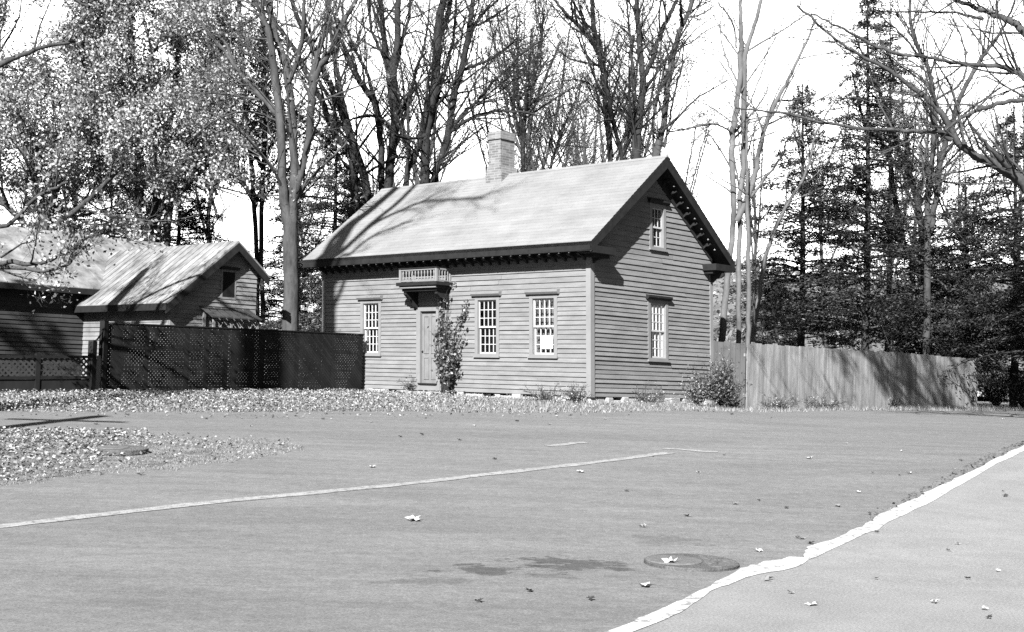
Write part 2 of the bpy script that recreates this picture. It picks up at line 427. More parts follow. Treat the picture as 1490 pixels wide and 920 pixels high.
for v in (.06, HW - .06):
    mb = MB(H); bracket(mb, 0, v, 3.30, -1, 0, 1.35 if v > 1 else .8); mb.build('corner_bracket', 'trim', house)
# foundation of rough stones
fd = MB(H); jr = np.random.default_rng(11)
for side in (0, 1):
    L = HL if side == 0 else HW; a = 0
    while a < L:
        w = jr.uniform(.18, .5); hgt = jr.uniform(.02, .10) if jr.random() < .35 else jr.uniform(.0, .02); d = jr.uniform(-.03, .10)
        if side == 0: fd.box(a, min(a + w, L) - .02, -d, .2, -.45, -hgt)
        else: fd.box(-d, .2, a, min(a + w, L) - .02, -.45, -hgt)
        a += w
fo = fd.build('foundation', 'stone', house)
mo = fo.modifiers.new('b', 'BEVEL'); mo.width = .03; mo.segments = 2
# chimney
cm = MB(H)
c0, c1, d0, d1 = 5.03, 5.49, 2.24, 2.82
cm.box(c0, c1, d0, d1, 5.4, 7.02); cm.box(c0 - .035, c1 + .035, d0 - .035, d1 + .035, 7.02, 7.10); cm.box(c0 - .01, c1 + .01, d0 - .01, d1 + .01, 7.10, 7.25)
cm.prism([(c0 - .07, 5.6), (c1 + .07, 5.6), (c1 + .07, 6.05), (c1 + .005, 6.28), (c0 - .005, 6.28), (c0 - .07, 6.05)], 1, d0 - .05, d1 + .05)
cm.build('chimney', 'brick', rf)
# windows
def window(fr, o, cur, name='window', big=True):
    a0, a1, z0, z1 = o
    mb = MB(fr); c = .10
    mb.box(a0 - .004, a0 + c, z0, z1, -.10, .036); mb.box(a1 - c, a1 + .004, z0, z1, -.10, .036)
    mb.box(a0 + c, a1 - c, z1 - c, z1, -.10, .034); mb.box(a0 + c, a1 - c, z0, z0 + .05, -.10, .034)
    w = mb.build(name, 'casing', house)
    mb = MB(fr)
    mb.prism([(z1 + .0, 0), (z1 + .0, .09), (z1 + .05, .13), (z1 + .10, .13), (z1 + .12, 0)], 0, a0 - .08, a1 + .08); mb.build('hood', 'trim' if fr is GB else 'casing', w)
    MB(fr).box(a0 - .03, a1 + .03, z0 - .045, z0, -.0, .075).build('sill', 'casing', w)
    ia0, ia1, iz0, iz1 = a0 + c, a1 - c, z0 + .05, z1 - c; mid = (iz0 + iz1) / 2
    mb = MB(fr)
    for (s0, s1, d) in ((mid - .02, iz1, -.015), (iz0, mid + .02, -.055)):
        t = .035
        mb.box(ia0, ia0 + t, s0, s1, d - .03, d); mb.box(ia1 - t, ia1, s0, s1, d - .03, d)
        mb.box(ia0 + t, ia1 - t, s0, s0 + t + .01, d - .031, d + .001); mb.box(ia0 + t, ia1 - t, s1 - t, s1, d - .031, d + .001)
        nc, nr = (4, 3) if big else (3, 2)
        for k in range(1, nc):
            x = ia0 + t + (ia1 - ia0 - 2 * t) * k / nc; mb.box(x - .011, x + .011, s0 + t, s1 - t, d - .025, d - .003)
        for k in range(1, nr):
            z = s0 + t + (s1 - s0 - 2 * t) * k / nr; mb.box(ia0 + t, ia1 - t, z - .010, z + .010, d - .024, d - .004)
    mb.build('sash', 'sash', w)
    gl = MB(fr); gl.quad((ia0, mid, -.034), (ia1, mid, -.034), (ia1, iz1, -.034), (ia0, iz1, -.034)); gl.quad((ia0, iz0, -.072), (ia1, iz0, -.072), (ia1, mid, -.072), (ia0, mid, -.072))
    gl.build('glass', 'glass', w)
    mb = MB(fr); n = 40; dd = cur[1]
    b0 = len(mb.V); e = cur[2] if len(cur) > 2 else (0, 1)
    for k in range(n + 1):
        x = ia0 - .04 + (ia1 - ia0 + .08) * (e[0] + (e[1] - e[0]) * k / n); w_ = dd + .012 * math.sin(k * 1.3) + .006 * math.sin(k * 2.9)
        mb.v(x, iz0 - .1, w_); mb.v(x, iz1 + .06, w_)
    for k in range(n): mb.F.append([b0 + 2 * k, b0 + 2 * k + 2, b0 + 2 * k + 3, b0 + 2 * k + 1])
    mb.build('curtain', cur[0], w)
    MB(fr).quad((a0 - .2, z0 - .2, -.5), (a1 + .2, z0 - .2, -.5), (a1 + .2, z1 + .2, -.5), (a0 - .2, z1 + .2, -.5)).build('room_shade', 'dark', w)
for o in (front_open[0], front_open[2], front_open[3]): window(FR, o, ('curtain', -.19))
window(GB, gable_open[0], ('greycurtain', -.24))
window(GB, gable_open[1], ('greycurtain', -.3, (.3, 1)), big=False)
# papers in the windows
p = MB(FR).box(1.245, 1.60, 1.12, 1.42, -.052, -.047); po = meshobj('paper_notice', p.V, p.F, 'paper', origin=H(1.4, 0, 1.1), recalc=True)
tag(po, 'white paper notice in the lower sash of the window nearest the house corner', 'notice')
p = MB(FR).box(3.19, 3.45, 1.06, 1.48, -.100, -.095); po = meshobj('window_card', p.V, p.F, 'casing', origin=H(3.4, 0, 1.1), recalc=True)
tag(po, 'dull card standing in the lower sash of the middle front window', 'card')
p = MB(FR).box(3.075, 3.14, 1.06, 1.22, -.100, -.095); po = meshobj('paper_slip', p.V, p.F, 'paper', origin=H(3.1, 0, 1.1), recalc=True)
tag(po, 'small white slip beside the card in the middle front window', 'notice')
# door
a0, a1, z0, z1 = front_open[1]
mb = MB(FR); mb.box(a0 - .02, a0 + .13, z0, z1, -.1, .04); mb.box(a1 - .13, a1 + .02, z0, z1, -.1, .04); mb.box(a0 + .13, a1 - .13, z1 - .1, z1, -.1, .038)
mb.box(a0 + .1, a1 - .1, z0, z0 + .16, -.1, .03)
dr = mb.build('door_frame', 'casing', house)
mb = MB(FR); mb.box(a0 + .13, a1 - .13, z0 + .19, z1 - .1, -.07, -.045)
for zz0, zz1 in ((.29, .88), (.98, 1.98)):
    for q0, q1 in ((a0 + .2, (a0 + a1) / 2 - .04), ((a0 + a1) / 2 + .04, a1 - .2)):
        t = .022
        mb.box(q0, q0 + t, zz0, zz1, -.045, -.028); mb.box(q1 - t, q1, zz0, zz1, -.045, -.028); mb.box(q0 + t, q1 - t, zz0, zz0 + t, -.045, -.029); mb.box(q0 + t, q1 - t, zz1 - t, zz1, -.045, -.029)
dd = mb.build('door', 'door', house)
mb = MB(FR); ball(mb, FR(a1 - .17, 1.05, -.0), .03); mb.build('door_knob', 'iron', dd)
MB(FR).box(a0 + .08, a1 - .08, z0 + .16, z0 + .19, -.08, .08).build('threshold', 'trim', dd)
ms = MB(FR).box(a0 - .18, a1 + .12, -.4, -.03, .03, .55); so = meshobj('door_step', ms.V, ms.F, 'stone', origin=H(5.5, -.3, -.1), recalc=True)
m_ = so.modifiers.new('b', 'BEVEL'); m_.width = .03; m_.segments = 2
tag(so, 'pale stone doorstep below the front door', 'doorstep')
# door hood with balustrade
hood = MB(FR)
h0, h1, hp = 4.67, 6.10, .56
hood.box(h0 - .06, h1 + .06, 2.74, 2.83, 0, hp + .06); hood.box(h0, h1, 2.66, 2.74, 0, hp)
hood.box(h0 + .05, h1 - .05, 2.60, 2.66, 0, hp - .06)
hd = hood.build('door_hood', 'trim', house)
MB(FR).box(h0 + .02, h1 - .02, 2.675, 2.725, hp, hp + .012).build('hood_moulding', 'casing', hd)
mb = MB(FR)
for (x, y) in ((h0 + .03, hp - .03), (h1 - .03, hp - .03), (h0 + .03, .04), (h1 - .03, .04)): mb.box(x - .035, x + .035, 2.831, 3.20, y - .035, y + .035)
mb.box(h0, h1, 3.14, 3.185, hp - .055, hp - .005); mb.box(h0, h1, 2.85, 2.88, hp - .05, hp - .01)
for x in (h0 + .005, h1 - .055): mb.box(x, x + .05, 3.141, 3.184, .05, hp - .06); mb.box(x + .005, x + .045, 2.851, 2.879, .05, hp - .06)
for k in range(11):
    x = h0 + .13 + k * (h1 - h0 - .26) / 10
    for zz0, zz1, r_, q_ in ((2.88, 2.93, .018, .024), (2.93, 3.0, .024, .013), (3.0, 3.07, .013, .024), (3.07, 3.14, .024, .016)): mb.tube((x, zz0, hp - .03), (x, zz1, hp - .03), r_, q_, 6)
for k in range(4):
    for x in (h0 + .03, h1 - .03):
        y = .13 + k * .1; mb.tube((x, 2.88, y), (x, 3.01, y), .022, .013, 6); mb.tube((x, 3.01, y), (x, 3.14, y), .013, .022, 6)
mb.build('balustrade', 'casing', hd)
MB(FR).box(h0 - .02, h1 + .02, 3.185, 3.21, hp - .08, hp + .02).build('hand_rail', 'trim', hd)
for x in (h0 + .12, h1 - .12):
    mb = MB(FR)
    mb.prism([(2.6, 0), (2.6, .46), (2.52, .46), (2.44, .36), (2.40, .24), (2.30, .18), (2.22, .14), (2.16, .05), (2.1, .0)], 0, x - .05, x + .05)
    mb.build('hood_bracket', 'trim', hd)

# ---------------------------------------------------------------- neighbouring building (long range + wing)
Wc = A3(-8.92, 34, 0)                      # wing corner nearest the camera
def WG(u, v, z): return Wc + U * u + Vv * v + A3(0, 0, z)
gz = 1.0
nb = empty('low_outbuilding', (Wc[0], Wc[1], gz), 'low weathered outbuilding left of the house, streaked roof and gabled wing behind the lattice fence', 'outbuilding')
WGF = lambda a, b, d: WG(a, -d, b); WGG = lambda a, b, d: WG(-d, a, b)
wz, wr, ww, wv = 3.5, 5.05, 2.68, 1.86
mb = claps(WGF, 4.43, gz, lambda z: (.12, z > 3.4), []); core(mb, WGF, 4.43, 3.5, []); mb.build('wing_front_wall', 'wingclap', nb)
sw = (wr - wz) / wv
lw = lambda z: (max(0., (z - wz) / sw), min(ww, 2 * wv - (z - wz) / sw))
go = [(1.55, 1.95, 3.55, 4.25)]
mb = claps(WGG, ww, gz, lambda z: (.12, z > wr - .15), go, lw)
mb.F.append([mb.v(a, b, 0) for a, b in ((0, gz), (ww, gz), (ww, wr - (ww - wv) * sw), (wv, wr - .05), (0, wz))]); mb.build('wing_gable_wall', 'wingclap', nb)
MB(WG).box(-.03, .10, -.03, .1, gz, wz).build('corner_board', 'corner', nb)
w = MB(WGG).box(1.5, 2.0, 3.5, 4.3, .0, .03).build('gable_window', 'casing', nb)
MB(WGG).box(1.56, 1.94, 3.56, 4.24, .03, .034).build('pane', 'dark', w)
MB(WGG).box(1.45, 2.05, 4.3, 4.38, .0, .1).build('hood', 'trim', w)
def seam_roof(fr, u0_, u1_, ve, ze, vr, zr, step, th=.06):
    mb = MB(fr); n = int((u1_ - u0_) / step)
    for k in range(n):
        a = u0_ + (u1_ - u0_) * k / n; b = u0_ + (u1_ - u0_) * (k + 1) / n - .004
        mb.prism([(ve, ze), (vr, zr), (vr, zr - th), (ve, ze - th)], 0, a, b)
        mb.prism([(ve, ze + .025), (vr, zr + .025), (vr, zr), (ve, ze)], 0, b - .02, b)
    return mb
seam_roof(WG, -.28, 7.4, -.32, wz - .22, wv, wr + .05, .32).build('wing_roof', 'tin', nb)
seam_roof(WG, -.28, 7.4, ww + .22, wr + .05 - (ww + .22 - wv) * sw, wv, wr + .048, .32).build('wing_roof', 'tin', nb)
mb = MB(WG)
for s in (-1, 1):
    e = wv + .32 if s < 0 else ww + .22 - wv
    mb.prism([(wv + s * e, wr - .02 - e * sw), (wv, wr - .02), (wv, wr - .24), (wv + s * e, wr - .24 - e * sw)], 0, -.3, -.255)
mb.box(-.3, 7.3, -.34, -.30, wz - .42, wz - .24)
mb.build('wing_rake', 'trim', nb)
# long range; wall along v at u = 4.43
Lo = 4.43
LW = lambda a, b, d: WG(Lo - d, a, b)
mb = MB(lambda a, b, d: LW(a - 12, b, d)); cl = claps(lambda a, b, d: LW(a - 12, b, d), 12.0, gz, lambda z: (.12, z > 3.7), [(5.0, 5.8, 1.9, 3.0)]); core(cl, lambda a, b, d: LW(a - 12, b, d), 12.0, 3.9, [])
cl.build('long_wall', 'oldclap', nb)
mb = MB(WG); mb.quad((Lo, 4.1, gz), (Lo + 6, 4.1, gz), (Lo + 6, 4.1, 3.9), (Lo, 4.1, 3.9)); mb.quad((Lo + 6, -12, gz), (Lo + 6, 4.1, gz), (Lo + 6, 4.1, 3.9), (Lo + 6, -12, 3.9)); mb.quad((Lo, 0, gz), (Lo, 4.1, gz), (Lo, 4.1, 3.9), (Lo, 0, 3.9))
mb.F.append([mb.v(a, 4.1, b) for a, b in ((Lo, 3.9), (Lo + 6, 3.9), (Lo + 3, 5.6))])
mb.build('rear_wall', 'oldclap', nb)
LR = lambda a, b, c: WG(b, a, c)
for s in (-1, 1):
    sr = MB(LR); n = 42
    seam = seam_roof(LR, -12.2, 4.3, Lo + 3 + s * 3.35, 3.78, Lo + 3, 5.66, .42)
    seam.build('long_roof', 'tin', nb)
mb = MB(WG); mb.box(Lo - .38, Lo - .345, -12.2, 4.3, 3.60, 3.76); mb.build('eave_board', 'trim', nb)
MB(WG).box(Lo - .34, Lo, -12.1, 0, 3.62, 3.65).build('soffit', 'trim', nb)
# light lean-to porch hood on the wing gable
ph = empty('side_porch', WG(-.4, 2.0, gz), 'small white framed side porch against the gabled wing, seen over the lattice fence', 'porch')
mb = MB(WGG)
for x in (.95, 1.5, 2.35): mb.box(x, x + .06, gz, 2.95, .5, .56)
mb.box(.95, 1.02, gz, 3.1, .03, .1); mb.box(.95, 2.41, 2.90, 2.96, .5, .56)
mb.build('porch_post', 'casing', ph)
mb = MB(WGG)
for k in range(7): x = .85 + k * .235; mb.prism([(3.26, .03), (3.24, .03), (2.95, .65), (2.98, .65)], 0, x, x + .18)
mb.build('porch_roof', 'oldclap', ph)
mb = MB(WGG)
for k in range(4): mb.tube((1.05 + k * .32, 2.5, .53), (1.3 + k * .32, 2.9, .53), .014, .014, 5); mb.tube((1.3 + k * .32, 2.5, .53), (1.05 + k * .32, 2.9, .53), .014, .014, 5)
mb.box(1.0, 2.35, 2.45, 2.49, .5, .54)
mb.build('trellis', 'casing', ph)

# ---------------------------------------------------------------- fences
def line_frame(p0, p1):
    d = p1 - p0; L = np.hypot(d[0], d[1]); d = A3(d[0] / L, d[1] / L, 0); n = A3(d[1], -d[0], 0)
    def f(a, z, o): q = p0 + d * a + n * o; return A3(q[0], q[1], float(g(q[0], q[1])) + z)
    return f, L
def lattice(mb, a0, a1, z0, z1, sp=.095, w=.052):
    s = sp
    def clip(c, sg):
        # line a = c + sg*(z - z0)
        za, zb = z0, z1
        pts = []
        lo, hi = 0, z1 - z0
        if sg > 0: lo = max(lo, a0 - c); hi = min(hi, a1 - c)
        else: lo = max(lo, c - a1); hi = min(hi, c - a0)
        return (lo, hi) if hi - lo > .03 else None
    c = a0 - (z1 - z0)
    while c < a1 + (z1 - z0):
        for sg, o in ((1, .0), (-1, .009)):
            q = clip(c, sg)
            if q:
                lo, hi = q; k = w * .7
                i = [mb.v(c + sg * h + dx, z0 + h, o + oo) for oo in (0, .007) for h, dx in ((lo, -k), (lo, k), (hi, k), (hi, -k))]
                for f in ((0, 1, 2, 3), (4, 5, 6, 7), (0, 1, 5, 4), (1, 2, 6, 5), (2, 3, 7, 6), (3, 0, 4, 7)): mb.F.append([i[t] for t in f])
        c += s
pA = at(150, 570, 30); pB = at(526, 563, 36.1)
f, L = line_frame(pA, pB)
lf = empty('lattice_fence', A3(pA[0], pA[1], g(pA[0], pA[1])), 'tall dark lattice fence running from the gate to the front of the house', 'fence')
n = 7
for k in range(n + 1):
    a = L * k / n
    if k == n: a = L - .06
    MB(f).box(a - .04, a + .04, -.2, 1.56, -.09, -.01).build('post', 'fence_dark', lf)
for k in range(n):
    a0, a1 = L * k / n + .003, L * (k + 1) / n - .003
    mb = MB(f); lattice(mb, a0, a1, .03, 1.555); mb.build('lattice_panel', 'fence_dark', lf)
mb = MB(f)
for z in (.06, .52, 1.0, 1.46): mb.box(0, L, z, z + .05, -.045, -.012)
mb.box(-.05, L + .02, 1.56, 1.59, -.05, .03)
mb.build('rail', 'fence_dark', lf)
# low lattice fence at left
pC = at(-120, 570, 26.9); pD = at(131, 571, 29.6)
f2, L2 = line_frame(pC, pD)
lf2 = empty('low_lattice_fence', A3(pD[0], pD[1], g(pD[0], pD[1])), 'low dark lattice fence at far left below the outbuilding wall', 'fence')
for k in range(4):
    a = L2 * k / 3; MB(f2).box(a - .05, a + .05, -.2, .86, -.05, .05).build('post', 'fence_dark', lf2)
for k in range(3):
    mb = MB(f2); lattice(mb, L2 * k / 3 + .05, L2 * (k + 1) / 3 - .05, .36, .76, .13, .045); mb.build('lattice_panel', 'oldclap', lf2)
mb = MB(f2); mb.box(0, L2, .76, .82, .012, .045); mb.box(0, L2, .30, .36, .012, .045); mb.box(0, L2, .0, .29, .0, .02); mb.build('rail', 'fence_dark', lf2)
# gateway between them
f3, L3 = line_frame(pD, pA)
gt = empty('garden_gate', A3(pD[0], pD[1], g(pD[0], pD[1])), 'narrow dark garden gateway with pale slats, left end of the tall lattice fence', 'gate')
for a in (.02, L3 - .06): MB(f3).box(a - .07, a + .07, -.2, 1.62 if a > .1 else 1.15, -.07, .07).build('post', 'fence_dark', gt)
mb = MB(f3)
for k in range(4): a = .13 + k * (L3 - .26) / 3.; mb.box(a - .025, a + .025, .05, .75 + .07 * k * (3 - k) / 2, .01, .03)
mb.build('slat', 'casing', gt)
mb = MB(f3)
for k in range(8):
    t0, t1 = k / 8, (k + 1) / 8; a_, b_ = .02 + (L3 - .08) * t0, .02 + (L3 - .08) * t1
    mb.tube((a_, 1.15 + .45 * t0 ** 2, .03), (b_, 1.15 + .45 * t1 ** 2, .03), .02, .02, 6)
mb.build('curved_rail', 'fence_dark', gt)
# pale board fence at right
pE = at(1085, 596, 34); pF = at(1418, 594, 43.6)
f4, L4 = line_frame(pE, pF)
bf = empty('board_fence', A3(pE[0], pE[1], g(pE[0], pE[1])), 'long pale weathered board fence with ragged top, right of the house', 'fence')
mb = MB(f4); a = 0; jr = np.random.default_rng(5)
while a < L4:
    w = jr.uniform(.14, .22); t = 1.70 + jr.normal(0, .010) - .07 * (a / L4) ** 6; o = jr.normal(0, .003)
    if jr.random() < .06: t += .04
    mb.box(a, a + w - .003, .0, t, o, o + .02); a += w
mb.build('boards', 'fence_pale', bf)
MB(f4).box(-.05, L4, 1.35, 1.43, -.06, -.02).box(-.05, L4, .3, .38, -.06, -.02).build('rail', 'fence_pale', bf)
for k in range(6): a = .06 + k * (L4 - .12) / 5; MB(f4).box(a - .05, a + .05, -.2, 1.6, -.17, -.07).build('post', 'fence_pale', bf)
pG = H(0, HW + .02, 0); f5, L5 = line_frame(A3(*pG), pE)
sf = empty('grey_fence_panel', A3(pG[0], pG[1], g(pG[0], pG[1])), 'short darker grey fence panel joining the house corner to the pale board fence', 'fence')
mb = MB(f5); a = 0
while a < L5 - .02:
    w = jr.uniform(.12, .2); w = min(w, L5 - a); mb.box(a, a + w - .005, -.05, 1.70 + jr.normal(0, .01), 0, .02); a += w
mb.build('boards', 'fence_grey', sf)
MB(f5).box(0, L5, 1.3, 1.38, -.05, -.01).build('rail', 'fence_grey', sf)

# ---------------------------------------------------------------- ground sheets
def drape(name, poly, off, m, step=1., kind='structure', wob=0):
    bm = bmesh.new(); vs = [bm.verts.new((p[0], p[1], 0)) for p in poly]; bm.faces.new(vs)
    xs = [p[0] for p in poly]; ys = [p[1] for p in poly]
    for lo, hi, nrm in ((min(xs), max(xs), (1, 0, 0)), (min(ys), max(ys), (0, 1, 0))):
        c = math.ceil(lo / step) * step
        while c < hi:
            bmesh.ops.bisect_plane(bm, geom=bm.verts[:] + bm.edges[:] + bm.faces[:], plane_co=(c * nrm[0], c * nrm[1], 0), plane_no=nrm); c += step
    bmesh.ops.triangulate(bm, faces=bm.faces[:])
    for v in bm.verts: v.co.z = float(g(v.co.x, v.co.y)) + off
    bmesh.ops.recalc_face_normals(bm, faces=bm.faces[:])
    me = bpy.data.meshes.new(name); bm.to_mesh(me); bm.free(); me.materials.append(MT[m])
    for p in me.polygons: p.use_smooth = True
    o = bpy.data.objects.new(name, me); COL.objects.link(o)
    if kind: o['kind'] = kind
    return o
# ground: one sheet to the horizon
def grid(xs, ys, zf):
    X, Y = np.meshgrid(xs, ys); Z = zf(X, Y); V = np.stack([X, Y, Z], -1).reshape(-1, 3)
    n, m_ = len(ys), len(xs); i = np.arange(n * m_).reshape(n, m_)
    F = np.stack([i[:-1, :-1], i[:-1, 1:], i[1:, 1:], i[1:, :-1]], -1).reshape(-1, 4); return V, F
xs = np.concatenate([[-900, -400, -200, -120, -80, -60], np.arange(-50, 50.1, .5), [60, 80, 120, 200, 400, 900]])
ys = np.concatenate([[-200, -100, -50, -30], np.arange(-20, 60.1, .5), [65, 70, 80, 90, 100, 120, 150, 200, 300, 500, 900, 1800]])
V_, F_ = grid(xs, ys, lambda X, Y: g(X, Y) + .002 * np.sin(X * 3.1) * np.sin(Y * 2.7) * 0)
gr = meshobj('ground', V_, F_, 'dirt', smooth=True); gr['kind'] = 'structure'
def P2(l): return [gat(x, y)[:2] for x, y in l]
jr = np.random.default_rng(21)
def ragged(l, amp, n=6):
    out = []
    for (p, q) in zip(l[:-1], l[1:]):
        for k in range(n):
            t = k / n; out.append((p[0] + (q[0] - p[0]) * t + jr.normal(0, amp * 1.5), p[1] + (q[1] - p[1]) * t + jr.normal(0, amp)))
    out.append(l[-1]); return out
far = [(-60, 601), (100, 600), (300, 601), (480, 600), (600, 600), (720, 602), (850, 602), (960, 599), (1080, 600), (1250, 598), (1400, 599), (1500, 599), (1620, 600)]
farp = P2(ragged(far, .5))
road = [A3(-26, -12)] + [A3(-26, 24)] + [A3(-14, farp[0][1])] + list(farp) + [A3(34, 30), A3(34, -12)]
drape('road', road, .02, 'road')
# kerb line and path at right
kl = [(922, 912), (955, 897), (992, 880), (1033, 859), (1078, 834), (1118, 822), (1169, 816), (1177, 802), (1225, 786), (1260, 766), (1296, 746), (1336, 727), (1383, 703), (1415, 689), (1454, 669), (1490, 651)]
kr = [(965, 916), (1003, 896), (1039, 869), (1090, 849), (1157, 834), (1201, 812), (1264, 782), (1320, 754), (1375, 723), (1419, 697), (1490, 659)]
kr = [(x - 5 * (1490 - x) / 550, y - 3 * (1490 - x) / 550) for x, y in kr]
L_ = P2(ragged(kl, 1.0, 5)); R_ = P2(ragged(kr, .9, 4))
s0 = (L_[0] + R_[0]) / 2; dirn = (L_[3] - L_[0]); ext = A3(-2.6, -2.2)
L_ = [L_[0] + A3(-2.4, -6), L_[0] + A3(-.5, -.9)] + L_; R_ = [R_[0] + A3(-2.2, -6), R_[0] + A3(-.45, -.8)] + R_
e1 = L_[-1] + (L_[-1] - L_[-20]) * .9; e2 = R_[-1] + (R_[-1] - R_[-20]) * .9
L_.append(e1); R_.append(e2)
drape('path', [A3(R_[0][0], -12)] + R_ + [A3(34, R_[-1][1]), A3(34, -12)], .032, 'path')
klo = drape('painted_kerb_line', L_ + R_[::-1], .036, 'paint', kind=None)
tag(klo, 'broad ragged white painted edge line between road and pale path', 'road line', kind='structure')
def stripe(name, pts, w, label):
    P = P2(pts); out = []
    Ls, Rs = [], []
    for i, p in enumerate(P):
        d = P[min(i + 1, len(P) - 1)] - P[max(i - 1, 0)]; d = d / np.linalg.norm(d); nn = A3(-d[1], d[0]); ww_ = w * (1 + jr.normal(0, .12))
        Ls.append(p + nn * ww_ / 2); Rs.append(p - nn * ww_ / 2)
    o = drape(name, Ls + Rs[::-1], .026, 'wornpaint', kind=None); tag(o, label, 'road line', kind='structure'); return o
stripe('centre_line', ragged([(-60, 776), (0, 770), (300, 735), (600, 706), (800, 683), (900, 671), (975, 661)], .25, 8), .19, 'long thin worn white line across the road')
stripe('line_end_mark', ragged([(965, 655), (990, 656), (1020, 659), (1045, 660)], .1, 4), .17, 'short worn mark at the right end of the long road line')
stripe('short_mark', ragged([(795, 651), (815, 650), (835, 647), (853, 646)], .1, 4), .16, 'short pale dash on the road in front of the house')
isl = [(-60, 636), (60, 632), (150, 633), (230, 638), (290, 645), (330, 652), (300, 664), (220, 680), (100, 694), (-60, 708)]
islp = P2(ragged(isl + [isl[0]], 1.8, 7))
drape('traffic_island', islp, .0235, 'dirt')

# hill beyond
def hz(X, Y):
    b = g(X, Y) - .3
    h = 13 * ss((Y - 75) / 75) * (.35 + .65 * ss((X + 5) / 30)) + .6 * np.sin(X * .21) * np.sin(Y * .17)
    return b + h * (Y > 60)
V_, F_ = grid(np.arange(-120, 200, 4.), np.arange(66, 190, 4.), hz)
ho = meshobj('hill', V_, F_, 'hill', smooth=True); ho['kind'] = 'structure'

# ---------------------------------------------------------------- scattered cards (leaves, needles, grass)
def cards(P, size, aspect=.6, flat=0., r=None, dirs=None, tri=False):
    r = r or rng; n = len(P)
    nrm = r.normal(size=(n, 3)); nrm[:, 2] = nrm[:, 2] * (1 - flat) + flat * 3 * np.sign(nrm[:, 2] + 1e-6)
    nrm /= np.linalg.norm(nrm, axis=1)[:, None]
    a = r.normal(size=(n, 3)) if dirs is None else dirs + r.normal(size=(n, 3)) * .25
    a -= nrm * np.sum(a * nrm, 1)[:, None]; a /= np.linalg.norm(a, axis=1)[:, None] + 1e-9
    b = np.cross(nrm, a); s = (size * r.uniform(.6, 1.35, n))[:, None] if np.isscalar(size) else size[:, None]
    # leaf-shaped: kite with four points, slightly folded
    V = np.stack([P - a * s * .5, P + b * s * aspect * .5 + a * s * .02 + nrm * s * .08, P + a * s * .5, P - b * s * aspect * .5 + a * s * .02 + nrm * s * .08], 1)
    F = np.arange(4 * n).reshape(n, 4)
    return V.reshape(-1, 3), F

# ---------------------------------------------------------------- tree machinery
def tubes(PL, RD, sides, out):
    """PL (N,k,3), RD (N,k): vectorised tapered tubes appended to out"""
    N, k, _ = PL.shape
    if N == 0: return
    T = np.empty_like(PL); T[:, 1:-1] = PL[:, 2:] - PL[:, :-2]; T[:, 0] = PL[:, 1] - PL[:, 0]; T[:, -1] = PL[:, -1] - PL[:, -2]
    T /= np.linalg.norm(T, axis=2)[..., None] + 1e-9
    ref = np.where((np.abs(T[:, :1, 2]) > .8)[..., None], A3(1, 0, 0), A3(0, 0, 1)); ref = np.broadcast_to(ref, T.shape)
    a = np.cross(T, ref); a /= np.linalg.norm(a, axis=2)[..., None] + 1e-9; b = np.cross(T, a)
    th = np.arange(sides) * 2 * np.pi / sides
    ring = PL[:, :, None] + RD[:, :, None, None] * (a[:, :, None] * np.cos(th)[:, None] + b[:, :, None] * np.sin(th)[:, None])
    base = out['n']; idx = base + np.arange(N * k * sides).reshape(N, k, sides)
    nx = np.roll(idx, -1, 2)
    F = np.stack([idx[:, :-1], nx[:, :-1], nx[:, 1:], idx[:, 1:]], -1).reshape(-1, 4)
    out['V'].append(ring.reshape(-1, 3)); out['F'].append(F); out['n'] += N * k * sides
def children(PL, RD, per, ratio, ang, upb, r, tmin=.25, rr=.55, k=4, wob=.12, minlen=0):
    N, kk, _ = PL.shape
    cnt = r.poisson(per, N); par = np.repeat(np.arange(N), cnt); n = len(par)
    if n == 0: return np.zeros((0, k, 3)), np.zeros((0, k))
    t = r.uniform(tmin, 1., n) * (kk - 1 - 1e-4); i = t.astype(int); fr = (t - i)[:, None]
    p = PL[par, i] * (1 - fr) + PL[par, i + 1] * fr; rad = RD[par, i] * (1 - fr[:, 0]) + RD[par, i + 1] * fr[:, 0]
    d = PL[par, i + 1] - PL[par, i]; d /= np.linalg.norm(d, axis=1)[:, None] + 1e-9
    ln = np.linalg.norm(PL[par, -1] - PL[par, 0], axis=1) * ratio * r.uniform(.6, 1.3, n) * (1.15 - .5 * t / (kk - 1))
    q = r.normal(size=(n, 3)); q -= d * np.sum(q * d, 1)[:, None]; q /= np.linalg.norm(q, axis=1)[:, None] + 1e-9
    A = (ang * r.uniform(.6, 1.3, n))[:, None]
    dd = d * np.cos(A) + q * np.sin(A); dd[:, 2] += upb; dd /= np.linalg.norm(dd, axis=1)[:, None]
    pts = [p]; cur = dd.copy()
    for s in range(k - 1):
        pts.append(pts[-1] + cur * (ln / (k - 1))[:, None]); cur = cur + r.normal(size=(n, 3)) * wob; cur[:, 2] += upb * .3; cur /= np.linalg.norm(cur, axis=1)[:, None]
    R0 = np.minimum(rad * rr, ln * .02 + .004)
    RR = R0[:, None] * np.linspace(1, .35, k)[None]
    return np.stack(pts, 1), RR
def smoothline(P, Rr, n):
    P = np.asarray(P); m_ = len(P); t = np.linspace(0, m_ - 1, n)
    # catmull-rom
    Q = np.vstack([2 * P[0] - P[1], P, 2 * P[-1] - P[-2]]); out = []
    for x in t:
        i = min(int(x), m_ - 2); f_ = x - i; p0, p1, p2, p3 = Q[i:i + 4]
        out.append(.5 * ((2 * p1) + (-p0 + p2) * f_ + (2 * p0 - 5 * p1 + 4 * p2 - p3) * f_ ** 2 + (-p0 + 3 * p1 - 3 * p2 + p3) * f_ ** 3))
    return np.array(out), np.interp(t, np.arange(m_), Rr)
def finish(out): return np.concatenate(out['V']), np.concatenate(out['F'])
def new(): return dict(V=[], F=[], n=0)
